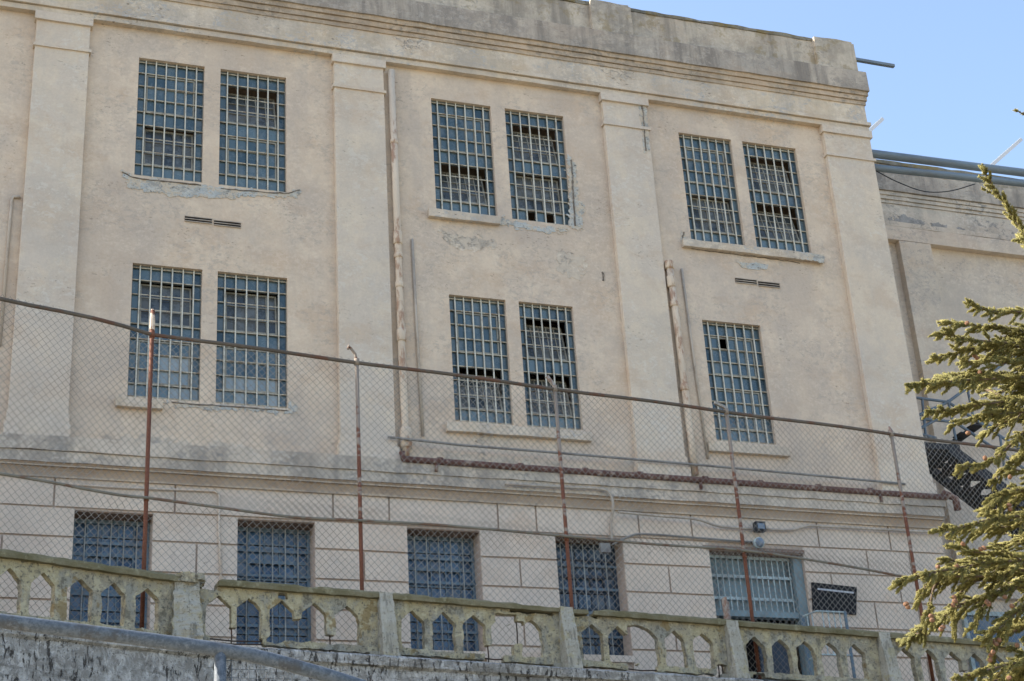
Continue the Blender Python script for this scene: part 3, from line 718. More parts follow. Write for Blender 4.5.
aw = m.build('window', M['bluebars'], annex)
MB().box(wa.x+.1, wb.x-.1, YA-.13, YA-.12, 7.2, wt-.1, .5).build('glass', M['glass_ground'], aw, attr='pane')

# ================================================================== pipes and fittings on the front
def pipe_thing(name, label, cat, pts, r, mat, n=8, extra=None, group=None):
    m = MB(); m.tube(pts, r, n)
    if extra: extra(m)
    o = m.build(name, mat, None, smooth=True); tag(o, label, cat, group); return base_at(o, min((Vector(p) for p in pts), key=lambda p: p.z))
def collars(pts, rr):
    def fn(m):
        for p, r, h in pts: p = Vector(p); m.tube([p-Vector((0, 0, h)), p-Vector((0, 0, h*.8)), p+Vector((0, 0, h*.8)), p+Vector((0, 0, h))], [r*.9, r, r, r*.9], 10)
    return fn
yp = YW-.09
def X(v): return v*yp/YW
pipe_thing('drainpipe', 'tall cream drainpipe with rust streaks beside the second pilaster', 'pipe',
           [(X(8.24), yp, 20.05), (X(8.25), yp, 16.5), (X(8.25), yp, 13.4), (X(8.27), yp, 11.65), (X(8.26), yp, 11.38)], .075, M['drain'], 12,
           collars([((X(8.245), yp, 18.3), .088, .05), ((X(8.25), yp, 16.05), .098, .14), ((X(8.25), yp, 15.65), .094, .05), ((X(8.25), yp, 15.0), .09, .06), ((X(8.255), yp, 13.9), .1, .13), ((X(8.27), yp, 11.75), .12, .2)], 0))
pipe_thing('drainpipe', 'short rusty drainpipe with an open collared top beside the third pilaster', 'pipe',
           [(X(14.2), yp, 16.2), (X(14.23), yp, 14.5), (X(14.24), yp, 12.2), (X(14.25), yp, 11.40)], .075, M['drain'], 12,
           collars([((X(14.2), yp, 16.12), .105, .09), ((X(14.2), yp, 15.72), .098, .13), ((X(14.21), yp, 15.2), .096, .06), ((X(14.23), yp, 13.3), .095, .07)], 0))
yc = YW-.03
pipe_thing('conduit', 'thin buff conduit right of the tall drainpipe', 'conduit', [(8.54, yc, 16.1), (8.56, yc, 14.2), (8.60, yc, 11.85)], .03, M['conduit'], 6)
pipe_thing('conduit', 'thin buff conduit right of the short rusty drainpipe', 'conduit', [(14.47, yc, 16.1), (14.50, yc, 14.2), (14.56, yc, 11.8)], .028, M['conduit'], 6)
pipe_thing('conduit', 'short buff conduit with bent top at the left edge beyond the first pilaster', 'conduit', [(.98, YW-.03, 16.08), (.86, YW-.03, 16.07), (.83, YW-.03, 16.0), (.82, YW-.03, 13.0)], .03, M['conduit'], 6)
yr = PR(.27)-.02
def red_extra(m):
    for px in (440, 520, 585, 640, 705, 760, 818, 870):
        p = at(px, 458+(px-402)*.0705, yr); m.tube([p+Vector((-.05, 0, 0)), p+Vector((.05, 0, 0))], .069, 10)
    for px in (436, 700, 880): p = at(px, 458+(px-402)*.0705, yr); m.box(p.x-.025, p.x+.025, p.y-.03, p.y+.05, p.z-.22, p.z)
    p = at(950, 496, yr); m.tube([p+Vector((-.16, 0, .05)), p, p+Vector((.12, 0, -.05)), p+Vector((.13, 0, -.3))], .075, 8)
pts = [at(402, 452, yr), at(403, 459, yr)] + [at(402+x, 459+x*.0705, yr) for x in (25, 100, 200, 300, 400, 500, 545)]
pipe_thing('steam_pipe', 'red oxide pipe with couplings running along the belt course', 'pipe', pts, .062, M['redpipe'], 10, red_extra)
yt = PR(.23)
pipe_thing('thin_pipe', 'thin grey pipe stretched level above the red pipe', 'pipe', [at(388, 437, yt), at(460, 445, yt), at(560, 453, yt), at(700, 465, yt), at(800, 474, yt), at(905, 484, yt)], .026, M['greypipe'], 6)
yf = YG-.03
pipe_thing('conduit', 'thin white conduit bent down between the first two ground floor windows', 'conduit', [at(70, 484, yf), at(110, 487, yf), at(155, 489, yf), at(214, 491, yf), at(219, 494, yf), at(219, 530, yf), at(222, 600, yf)], .022, M['base'], 6)
yb_ = PR(.27)-.03
pipe_thing('conduit', 'pale conduit curving down from the belt to the fourth ground floor window', 'conduit',
           curve_pts([at(505, 484, yb_), at(560, 487, yb_), at(600, 489, yb_), at(610, 494, yb_), at(613, 506, yb_-.0), at(611, 524, YG-.04), at(612, 541, YG-.04)], 5), .028, M['conduit'], 6)
pipe_thing('conduit', 'pale conduit curving along the moulding to the floodlight', 'conduit',
           curve_pts([at(618, 512, yb_), at(660, 516, yb_), at(695, 519, yb_), at(718, 526, YG-.1), at(740, 528, YG-.06), at(754, 529, YG-.06)], 5), .027, M['conduit'], 6)
pipe_thing('conduit', 'pale conduit rising right from the floodlight under the moulding', 'conduit',
           curve_pts([at(765, 529, YG-.06), at(790, 530, YG-.06), at(803, 527, YG-.08), at(815, 526, PR(.2)), at(870, 529, PR(.2)), at(948, 533, PR(.2))], 5), .027, M['conduit'], 6)
pipe_thing('conduit', 'thin dark conduit from the fourth window to the round lamp', 'conduit',
           curve_pts([at(612, 545, YG-.04), at(628, 537, YG-.04), at(645, 534, YG-.04), at(700, 538, YG-.04), at(752, 542, YG-.04)], 5), .02, M['greypipe'], 6)
# junction box by the fourth window
p = at(606, 547, YG-.05); o = MB().box(p.x-.13, p.x+.08, YG-.09, YG-.003, p.z-.12, p.z+.07).build('junction_box', M['greypipe'], bevel=.01)
tag(o, 'dark junction box at the top corner of the fourth ground floor window', 'box'); base_at(o, (p.x, YG, p.z-.12))
# floodlight and round lamp over the gate
p = at(759.5, 527.5, YG-.15)
lamp = thing('floodlight', 'small square floodlight with dark hood above the barred gate', 'lamp', (p.x, YG, p.z))
m = MB(); m.box(p.x-.11, p.x+.11, YG-.22, YG-.08, p.z-.09, p.z+.11); m.bar((p.x, YG-.08, p.z), (p.x, YG, p.z-.02), .05, .05); m.build('housing', M['steel_dark'], lamp, bevel=.012)
MB().box(p.x-.075, p.x+.075, YG-.232, YG-.221, p.z-.05, p.z+.06).build('lens', M['lens'], lamp)
p = at(758, 542, YG-.12)
lamp = thing('round_lamp', 'round grey lamp with clear lens under the floodlight', 'lamp', (p.x, YG, p.z))
MB().tube([(p.x, YG, p.z), (p.x, YG-.06, p.z), (p.x, YG-.08, p.z-.01), (p.x, YG-.18, p.z-.03)], [.05, .05, .10, .11], 14).build('housing', M['bluebars'], lamp, True)
MB().tube([(p.x, YG-.181, p.z-.03), (p.x, YG-.21, p.z-.036), (p.x, YG-.22, p.z-.038)], [.095, .08, .03], 14).build('lens', M['lens'], lamp, True)
# black board
a, b, c, d = (at(*q, YG-.05) for q in ((812, 582), (857, 587), (856.5, 614.5), (813.5, 611)))
sign = thing('sign_board', 'black board with one white stroke on the wall right of the gate', 'sign', (b.x-.5, YG, c.z))
zt_, zb_ = (a.z+b.z)/2, (c.z+d.z)/2
ff = lambda q, y: (q.x, y, q.z)
MB().hexa([ff(q, y) for y in (YG-.05, YG-.003) for q in (d, c, b, a)]).build('board', M['black'], sign, bevel=.006)
s0, s1 = a.lerp(b, .1)+Vector((0, 0, -.13)), a.lerp(b, .9)+Vector((0, 0, -.13))
MB().hexa([(q.x, y, q.z+e) for y in (YG-.056, YG-.0505) for q, e in ((s0, -.018), (s1, -.018), (s1, .018), (s0, .018))]).build('stroke', M['white'], sign)

# landing railing beside the gate
rl = MB(); q = [at(802, 614, YG-.1), at(816, 609.5, 27.4), at(845, 613.5, 27.4)]
zr = q[0].z-.05; q = [Vector((v.x, v.y, zr)) for v in q]; gz = 7.25
landing = thing('landing_railing', 'low blue grey railing round the landing right of the gate', 'railing', (q[1].x, 27, gz))
MB().tube(q, .02, 8).build('rail', M['bluebars'], landing); MB().tube([v-Vector((0, 0, .85)) for v in q], .018, 8).build('rail', M['bluebars'], landing)
for i in (0, 2):
    MB().tube([q[i]+Vector((0, 0, .02)), Vector((q[i].x, q[i].y, gz))], .032, 8).build('post', M['bluesteel'], landing)
m = MB()
for s in range(2):
    L_ = (q[s+1]-q[s]).length; n = max(2, int(L_/.125))
    for i in range(1, n): v = q[s].lerp(q[s+1], i/n); m.tube([v, v-Vector((0, 0, .85))], .013, 6)
m.build('balusters', M['bluebars'], landing)

# ================================================================== steel stair on the right
YS0, YS1 = 29.0, 30.1
ztop = at(930, 447, YS0).z
stair = thing('steel_stair', 'dark steel fire stair with blue grey rails behind the building corner', 'stair', (21.5, 29.5, 8))
a0 = at(950, 444, YS0); a1 = at(1064, 530, YS0)
dirx = (a1-a0)
m = MB(); m.box(XC+.0, a0.x+.25, YS0, YS1, a0.z-.14, a0.z); m.build('landing', M['steel_dark'], stair)
def stringer(Y):
    m = MB(); p, q = Vector((a0.x, Y, a0.z-.1)), Vector((a1.x, Y, a1.z-.1)); m.bar(p, q, .05, .26); return m
for Y in (YS0+.02, YS1-.02): stringer(Y).build('stringer', M['steel_dark'], stair)
m = MB(); n = 9
for i in range(n):
    v = a0.lerp(a1, (i+.5)/n); st_ = (a1-a0)/n
    m.box(v.x-.16, v.x+.16, YS0+.05, YS1-.05, v.z-.03, v.z)
m.build('treads', M['steel_dark'], stair)
sl_ = (a1-a0); SL = sl_.length; sl_ = sl_/SL
def soffit_fn(u, v):
    f = 1.
    k = round(u/.30); r_ = .14
    for kk in (k-1, k, k+1):
        for row in (.30, .78):
            uu = kk*.30 + (.15 if row > .5 else 0)
            f = min(f, abs(u-uu)*1.0+abs(v-row)*.62-r_*.9)
    return min(f, u, SL-u, v, (YS1-YS0-.1)-v)
field_panel(0, SL, 0, YS1-YS0-.1, soffit_fn, lambda u, v, w: a0+sl_*u+Vector((0, .05+v, -.24+w)), -.008, .008, .03, .2).build('soffit_plate', M['steel_dark'], stair)
def P(x, y, Y=YS0): return at(x, y, Y)
m = MB()
for pts in ([(870, 396), (918, 398), (948, 402), (1040, 462)], [(870, 418), (922, 419), (955, 422), (1035, 476)], [(878, 424), (936, 438)], [(915, 417), (948, 402), (967, 388), (1040, 340)], [(905, 437), (955, 409)], [(973, 417), (992, 427)], [(1013, 442), (1030, 452)]):
    m.tube([P(*q) for q in pts], .034, 8)
m.build('handrail', M['stairrail'], stair)
for x0, y0, x1, y1 in ((948, 400, 956, 440), (967, 387, 974, 420), (922, 398, 926, 440), (1000, 436, 1006, 480)):
    MB().tube([P(x0, y0), P(x1, y1)], .03, 8).build('post', M['stairrail'], stair)
# up flight behind
u0, u1 = at(952, 444, YS1+.5), at(1060, 368, YS1+.5); m = MB(); m.bar(u0, u1, .05, .16)
for i in range(10): v = u0.lerp(u1, (i+.5)/10); m.box(v.x-.15, v.x+.15, YS1+.12, YS1+.47, v.z+.02, v.z+.05)
m.build('upper_flight', M['steel_dark'], stair)
for x, Y in ((XC+.45, YS1-.1), (24.0, YS1-.1)):
    MB().bar((x, Y, 6.5), (x, Y, a0.z-.15 if x < 22 else a1.z-.1), .12, .12).build('column', M['steel_dark'], stair)

# ================================================================== pipes and bars up at the roof corner
ypp = 29.4
def hp(y0, y1, r, lab):
    p, q = at(868, y0, ypp), at(1024, y1, ypp); d = (q-p).normalized()
    return pipe_thing('roof_pipe', lab, 'pipe', [p-d*1.2, p, q, q+d*7], r, M['bluepipe'], 12)
hp(153.2, 172.8, .105, 'upper of two thick grey pipes running right from the roof corner')
hp(167, 183.5, .092, 'lower of two thick grey pipes running right, with a cable slung under it')
o = MB().tube(curve_pts([at(868, 166, ypp), at(880, 173, ypp), at(900, 183, ypp), at(925, 191.5, ypp), at(950, 191, ypp), at(975, 184, ypp)], 6), .014, 6).build('cable', M['steel_dark'], smooth=True)
tag(o, 'thin dark cable sagging below the lower roof pipe', 'cable'); base_at(o, at(925, 191, ypp))
def barthing(label, p, q, w, h, mat):
    o = MB().bar(p, q, w, h).build('metal_bar', mat, bevel=.006); tag(o, label, 'bar'); base_at(o, p); return o
barthing('grey square bar sticking out level behind the corner parapet', at(846, 58, 28.6), at(894, 66.2, 28.6), .09, .075, M['bluepipe'])
barthing('short white strut slanting up beside the building corner', at(846, 152, 33.0), at(882, 119.5, 33.0), .15, .10, M['silver'])
barthing('long white strut slanting up across the two roof pipes', at(984, 172, 33.0), at(1020.5, 140, 33.0), .15, .10, M['silver'])

# ================================================================== balustrade, wall, fence
P0 = Vector((3.12, 20.763, 6.571)); DB = Vector((2.669, .209, -.0394)); LB = math.hypot(2.669, .209)
DBu = Vector((DB.x/LB, DB.y/LB, DB.z/LB)); NB = Vector((-DBu.y, DBu.x, 0)).normalized()      # NB points away from the street
DAu = Vector((-.921, -.390, -.030)); hA = math.hypot(DAu.x, DAu.y); DAu = DAu/hA; NA = Vector((DAu.y, -DAu.x, 0)).normalized()
if NA.y < 0: NA = -NA
def fB(u, v, w): return P0 + DBu*u + Vector((0, 0, v)) + NB*w
def fA(u, v, w): return P0 + DAu*u + Vector((0, 0, v)) + NA*w

def panel_fn(ua, ub, arches, cuts=(), vbot=-.82, seed=0):
    def fn(u, v):
        f = min(u-ua, ub-u, -.075-v, v-vbot)
        for a in arches:
            d = abs(u-a); f = min(f, max(d-.165, v-(-.2-d*.85), -.735-v))
        nz = mnoise.noise(Vector((u*7, v*7, seed)))*.02 + mnoise.noise(Vector((u*26, v*26, seed+4)))*.011
        for c0, c1, d0, d1 in cuts:
            w = mnoise.noise(Vector((u*6, v*6, seed+9)))*.03
            f = min(f, max(c0-u, u-c1, d0-v, v-d1)+w)
        return f + nz
    return fn
bal = thing('balustrade', 'crumbling lichen stained concrete balustrade with pointed arches along the wall top', 'balustrade', tuple(P0+Vector((0, 0, -.92))))
std = [.41, .845, 1.275, 1.71, 2.16]
bays = {
 0: ([.42, .82, 1.26, 1.70, 2.156], [(.50, .76, -.75, -.60), (.30, 1.02, -.9, -.72), (1.41, 1.57, -.74, -.44), (1.84, 2.02, -.74, -.63), (1.20, 1.34, -.175, -.08), (.10, .40, -.135, -.0), (1.05, 1.3, -.78, -.72)]),
 1: ([.40, .85, 1.29, 1.71, 2.16], [(1.43, 1.58, -.74, -.62), (1.84, 2.05, -.56, -.24), (1.62, 1.95, -.3, -.15), (1.42, 1.72, -.9, -.72), (1.85, 2.5, -.12, 0)]),
 2: ([.42, .83, 1.30, 1.74, 2.20], [(.98, 1.17, -.74, -.30), (.98, 1.28, -.30, -.17), (.93, 1.42, -.9, -.72), (2.38, 2.6, -.9, -.66), (.1, .5, -.11, 0)]),
 3: (std, [(.3, .5, -.9, -.77)]), 4: ([.39, .84, 1.28, 1.72, 2.16], [(1.22, 1.6, -.9, -.70), (1.42, 1.58, -.74, -.5)]), 5: (std, []), 6: (std, [])}
for k, (ar, cu) in bays.items():
    off = k*LB
    fn = panel_fn(.085, LB-.085, ar, cu, seed=k*3.3)
    fr_ = lambda u, v, w, off=off: fB(off+u, v, w)
    field_panel(0, LB, -.86, -.06, fn, fr_, -.05, .05).build('arch_panel', M['lichen'], bal)
# left stretch, turned towards the street
arA = []
for px, py in ((146, 588), (112, 582), (79, 575), (42, 572.5), (8, 568)):
    d = ray(px, py); t = (P0.x*NA.x+P0.y*NA.y)/(d.x*NA.x+d.y*NA.y); X_ = d*t; arA.append((X_-P0).xy.dot(DAu.xy))
pit = (arA[-1]-arA[0])/4
LA = arA[-1]+arA[0]+.1
fn = panel_fn(.17, LA-.08, arA, [], seed=21)
field_panel(0, LA, -.86, -.06, fn, fA, -.05, .05).build('arch_panel', M['lichen'], bal)
fn = panel_fn(.08, LA-.08, [v-.05 for v in arA], [], seed=25)
field_panel(0, LA, -.86, -.06, fn, lambda u, v, w: fA(LA+u, v, w), -.05, .05).build('arch_panel', M['lichen'], bal)
def coping(fr_, ua, ub, gaps, seed, dips=()):
    m = MB(); cur = ua
    for g0, g1 in list(gaps)+[(ub, ub)]:
        if g0 > cur:
            n = max(3, int((g0-cur)/.05)); vs = []; fs = []
            for i in range(n+1):
                u = cur+(g0-cur)*i/n; e = .0 if 0 < i < n else .025
                def q(a, s=.010): return mnoise.noise(Vector((u*8, a*7.7, seed)))*s + mnoise.noise(Vector((u*25, a*3.1, seed)))*s*.5
                er = max(0, mnoise.noise(Vector((u*2.2, 3, seed)))-.2)*.05 + sum(h_*max(0, min(1, (u-a_)/.18, (b_-u)/.18))*(1+.5*mnoise.noise(Vector((u*9, 1, 4)))) for a_, b_, h_ in dips)
                vs += [fr_(u, -.088+q(1), -.125+q(2)), fr_(u, -.088, .12), fr_(u, -.002+q(3)-e-er, .115), fr_(u, 0+q(4)-e-er, -.115+q(5)+er), fr_(u, -.03+q(6), -.13+q(7))]
            for i in range(n):
                for k in range(5): fs.append((i*5+k, i*5+(k+1) % 5, (i+1)*5+(k+1) % 5, (i+1)*5+k))
            fs += [(0, 1, 2, 3, 4), tuple(n*5+k for k in (4, 3, 2, 1, 0))]; m.add(vs, fs)
        cur = g1
    return m
coping(fB, .40, LB*7.2, [(5.70, 5.78)], 2, [(4.60, 5.95, .045)]).build('coping', M['coping'], bal)
coping(fA, .13, LA*2, [], 6).build('coping', M['coping'], bal)
# pillars: battered buttresses
def pillar(fr_, u, hw=.095, broken=False, seed=0):
    m = MB(); n = 10; vs = []; fs = []
    for i in range(n+1):
        t = i/n; v = -.93+(.93-.015)*t; fwd = -.14-.15*(1-t); a = hw*(1.15-.15*t)
        if broken: a *= 1 + .5*max(0, mnoise.noise(Vector((t*5, seed, 0)))) ; fwd -= .02*mnoise.noise(Vector((t*7, seed, 4)))
        def q(k, s=.012): return mnoise.noise(Vector((v*9, k*5.3, seed+u)))*s
        vs += [fr_(u-a+q(1), v, fwd+q(2)), fr_(u+a+q(3), v, fwd+q(4)), fr_(u+a+q(5), v, .1), fr_(u-a+q(6), v, .1)]
    for i in range(n):
        for k in range(4): fs.append((i*4+k, i*4+(k+1) % 4, (i+1)*4+(k+1) % 4, (i+1)*4+k))
    fs += [(3, 2, 1, 0), tuple(n*4+k for k in range(4))]; m.add(vs, fs)
    return m
for k in range(1, 8): roughen(pillar(fB, k*LB, seed=k).build('pillar', M['pillar'], bal), 2, .014, 10, k)
m = pillar(fB, -.02, .165, True, 40); roughen(m.build('pillar', M['pillar'], bal), 4, .04, 7, 3)
m = MB()
for i in range(14):                                            # broken crown of the first pillar
    c = fB(random.uniform(-.2, .2), random.uniform(-.05, .01), random.uniform(-.15, .08)); r = random.uniform(.03, .075)
    m.hexa([c+Vector((random.uniform(.6, 1)*sx*r, random.uniform(.6, 1)*sy*r, random.uniform(.5, .9)*sz*r)) for sz in (-1, 1) for sx, sy in ((-1, -1), (1, -1), (1, 1), (-1, 1))])
roughen(m.build('rubble', M['lichen'], bal), 2, .02, 14)
pillar(fA, LA, seed=12).build('pillar', M['pillar'], bal)
rods = []
for u, a, b in ((.60, -.58, -.86), (1.92, -.6, -.84), (LB+1.5, -.6, -.9), (LB+1.95, -.18, -.6), (LB*2+2.5, -.62, -.85), (LB*2+2.44, -.62, -.85), (LB*4+1.5, -.45, -.85)): rods.append([fB(u, a, 0), fB(u+.01, (a+b)/2, .005), fB(u, b, 0)])
for u0, u1, v in ((.2, 1.05, -.80), (.2, 1.05, -.76), (LB+1.4, LB+1.8, -.78), (LB*2+.9, LB*2+1.45, -.80)): rods.append([fB(u0, v, 0), fB((u0+u1)/2, v-.015, 0), fB(u1, v+.005, 0)])
for q in rods: MB().tube(q, .010, 6).build('rebar', M['rebar'], bal)
# small blocks the rail of each bay stands on
m = MB()
for k in range(7):
    for u in (.16, LB-.16):
        a = [fB(k*LB+u+s*.06, v, w) for v in (-.935, -.80) for s, w in ((-1, -.06), (1, -.06), (1, .06), (-1, .06))]; MB().hexa(a).build('footing', M['pillar'], bal)

# retaining wall below
rw = MB(); path = [fA(9, -.92, 0), fA(4.5, -.92, 0), fA(2.2, -.92, 0), fA(.0, -.92, 0)] + [fB(u, -.92, 0) for u in (2.6, 5.3, 8, 10.7, 13.4, 16, 19, 24)]
vs = []; fs = []
nn = [NA]*3 + [(NA+NB).normalized()] + [NB]*8
N_ = 16
pathd = []; 
for i in range(len(path)-1):
    for k in range(12): pathd.append((path[i].lerp(path[i+1], k/12), nn[i].lerp(nn[i+1], k/12).normalized()))
pathd.append((path[-1], nn[-1]))
for i, (p, n_) in enumerate(pathd):
    z = p.z; q = lambda k, s=.03: mnoise.noise(Vector((p.x*1.9, k*3.3, 2)))*s
    prof = [(.35, z), (-.30+q(1), z+q(2, .015)), (-.34+q(3), z-.03+q(6, .02)), (-.33+q(4), z-.14), (-.28+q(7), z-.17+q(8, .03)), (-.33, z-2), (-.5, 1.0), (.35, 1.0)]
    vs += [tuple(Vector((p.x, p.y, 0))+n_*w+Vector((0, 0, zz))) for w, zz in prof]
k_ = 8
for i in range(len(pathd)-1):
    for k in range(k_): fs.append((i*k_+k, (i+1)*k_+k, (i+1)*k_+(k+1) % k_, i*k_+(k+1) % k_))
fs += [tuple(range(k_)), tuple((len(pathd)-1)*k_+k for k in range(k_))[::-1]]
rw.add(vs, fs); o = rw.build('retaining_wall', M['whitewash'])
tag(o, 'peeling whitewashed retaining wall with black streaks below the balustrade', 'wall'); base_at(o, (8, 21, 1.0))
# angle-iron stub
p = fB(LB*3+.17, 0, -.02); 
st_ = MB(); st_.hexa([fB(LB*3+.13, -.5, .25), fB(LB*3+.24, -.5, .25), fB(LB*3+.24, -.5, .27), fB(LB*3+.13, -.5, .27), fB(LB*3+.12, .44, .25), fB(LB*3+.23, .40, .25), fB(LB*3+.23, .40, .27), fB(LB*3+.12, .44, .27)])
st_.hexa([fB(LB*3+.13, -.5, .15), fB(LB*3+.15, -.5, .15), fB(LB*3+.15, -.5, .248), fB(LB*3+.13, -.5, .248), fB(LB*3+.12, .44, .15), fB(LB*3+.14, .44, .15), fB(LB*3+.14, .44, .248), fB(LB*3+.12, .44, .248)])
o = st_.build('iron_stub', M['tip']); tag(o, 'pale rusty angle iron stub standing behind the fourth balustrade pillar', 'post'); base_at(o, fB(LB*3+.18, -.5, .2))

# ---- chain link fence
fence = thing('chain_link_fence', 'tall rusty chain link fence on steel posts behind the balustrade', 'fence', tuple(fB(0, -.95, .3)))
OFFB = .30; RT_ = 3.558
uc = -.485                                                   # corner post
cor = fB(uc, 0, OFFB)
DFA = Vector((DAu.x, DAu.y, DAu.z))
def gB(u, v, w=0): return fB(u, v, OFFB+w)
def gA(u, v, w=0): return cor + DFA*u + Vector((0, 0, v)) + NA*w
for u, top, mat in ((-.485, 3.93, 'post_rust'), (2.49, 3.60, 'post'), (5.66, 3.60, 'post'), (8.67, 3.60, 'post'), (11.83, 3.64, 'post'), (14.95, 3.6, 'post'), (18.0, 3.6, 'post')):
    b = gB(u, -.95); m = MB(); m.tube([(0, 0, 0), (0, 0, top*.4), (0, 0, top+.95)], .029, 10); m.tube([(0, 0, RT_+.95-.05), (0, 0, RT_+.95+.05)], .039, 10); m.tube([(0, 0, 2.07), (0, 0, 2.13)], .036, 10)
    o = m.build('post', M[mat], None, True); o.location = b; o.parent = fence; o.matrix_parent_inverse = pworld(fence).inverted()
b = gA(3.0, -.95); m = MB(); m.tube([(0, 0, 0), (0, 0, 4.5)], .033, 10); o = m.build('post', M['post'], None, True); o.location = b; o.parent = fence; o.matrix_parent_inverse = pworld(fence).inverted()
tp = MB()
for a_, b_ in ((gB(5.66, 3.60), gB(5.54, 3.75)), (gB(8.67, 3.62), gB(8.47, 3.69))): MB().bar(a_, b_, .045, .045).build('post_cap', M['tip'], fence)
tp.tube([gB(11.83, 3.58), gB(11.82, 3.63), gB(11.81, 3.69)], [.042, .036, .01], 8)
tp.build('post_cap', M['tip'], fence)
MB().tube([gB(-.485, 3.63), gB(-.485, 3.80), gB(-.49, 3.95)], [.036, .036, .02], 8).build('post_cap', M['paletip'], fence)  # pale sleeve added over the post top to carry the painted sunlight
MB().tube([gB(2.49, 3.58), gB(2.47, 3.68), gB(2.41, 3.76), gB(2.37, 3.80), gB(2.36, 3.75)], .022, 8).build('bent_arm', M['post_rust'], fence)
MB().tube([gB(uc, RT_)] + [gB(u, RT_+.01*math.sin(u*1.9)) for u in np.linspace(.2, 20, 40)], .029, 8).build('top_rail', M['rail'], fence)
MB().tube([gA(u, RT_+.03*math.sin(u*2)) for u in np.linspace(0, 6, 14)], .029, 8).build('top_rail', M['rail'], fence)
mr = [(-.47, 1.15), (.5, 1.11), (1.48, 1.075), (2.5, 1.12), (3.8, 1.169), (5.6, 1.182), (7.04, 1.19), (8.69, 1.23), (10.4, 1.149), (11.62, 1.055), (12.5, 1.057), (15, 1.1), (20, 1.1)]
MB().tube(curve_pts([gB(u, v, -.05) for u, v in mr], 4), .021, 8).build('middle_rail', M['midrail'], fence)
def onA(px, py):
    d = ray(px, py); t = cor.xy.dot(NA.xy)/d.xy.dot(NA.xy); return d*t
MB().tube(curve_pts([gB(-.47, 1.15, -.05), onA(120, 495), onA(86, 489), onA(62, 484.2), onA(27, 478), onA(0, 473.5), onA(-40, 467), gA(6, 1.3)], 5), .021, 8).build('middle_rail', M['midrail'], fence)
def chain(fr_, ua, ub, va, vb, cw=.0535, ch=.110, r=.0039):
    nw = int((ub-ua)/cw); ns = int((vb-va)/(ch/2)); vs = []; fs = []
    for i in range(nw):
        base = len(vs); uu = ua+cw*(i+.5)
        for k in range(ns+1):
            s = 1 if (k+i) % 2 else -1
            v = va+k*ch/2; u = uu+s*cw*.52
            sag = .012*mnoise.noise(Vector((uu*.8, v*.8, 1))); sv = .02*mnoise.noise(Vector((uu*.6, v*.5, 7)))
            # bend lies alternately before and behind so neighbours hook through each other
            p = fr_(u+sag, v+sv, s*.006 + .05*mnoise.noise(Vector((uu*.5, v*.4, 3)))*(1 if va < v < vb-.3 else 0))
            for a in range(3):
                an = 2*math.pi*a/3; vs.append(p+Vector((math.sin(an)*r*1.15, math.cos(an)*r, 0)))
        for k in range(ns):
            for a in range(3): fs.append((base+k*3+a, base+k*3+(a+1) % 3, base+(k+1)*3+(a+1) % 3, base+(k+1)*3+a))
    m = MB(); m.add(vs, fs); return m
chain(gB, -.47, 19.5, 1.12, RT_+.06).build('wire_mesh', M['wire'], fence)
chain(lambda u, v, w: gB(u, v, w+.02), -.47, 19.5, -.93, 1.33).build('wire_mesh', M['wire'], fence)
chain(gA, .02, 6, 1.12, RT_+.06).build('wire_mesh', M['wire'], fence)
chain(lambda u, v, w: gA(u, v, w+.02), .02, 6, -.93, 1.33).build('wire_mesh', M['wire'], fence)

# ================================================================== near handrail
yn = 5.6
hr = thing('pipe_handrail', 'grey galvanised pipe handrail sloping down at the lower left, nearest the viewer', 'handrail', (at(222, 660, yn).x, yn, .35))
pts = [at(-140, 603, yn), at(-70, 612, yn), at(0, 620.8, yn), at(60, 628.4, yn), at(120, 636, yn), at(180, 644, yn), at(225, 650.5, yn), at(262, 657.5, yn), at(300, 667.5, yn), at(345, 681, yn), at(420, 706, yn), at(520, 740, yn)]
MB().tube(curve_pts(pts, 6), .0245, 16).build('rail', M['galv'], hr, True)
for px, py in ((220.5, 652), (-135, 604)):
    p = at(px, py, yn); MB().tube([p, (p.x, p.y, p.z-.4), (p.x, p.y, .3)], .021, 14).build('post', M['galv'], hr, True)
m = MB(); pa = at(223, 657, yn); pb = at(520, 741, yn)
def railz(x): return pa.z+(pb.z-pa.z)*max(0, (x-pa.x)/(pb.x-pa.x))*(.75 if x < at(300, 669, yn).x else 1)
x = pa.x+.03
while x < pb.x: m.tube([(x, yn, railz(x)-.02), (x, yn, .5)], .0016, 4, False); x += .030
z = .5
while z < pa.z: m.tube([(pa.x, yn+.003, z), (pb.x if z < pb.z else pa.x+(pb.x-pa.x)*max(.02, (pa.z-z)/(pa.z-pb.z)), yn+.003, z)], .0016, 4, False); z += .030
m.build('wire_panel', M['galv'], hr)

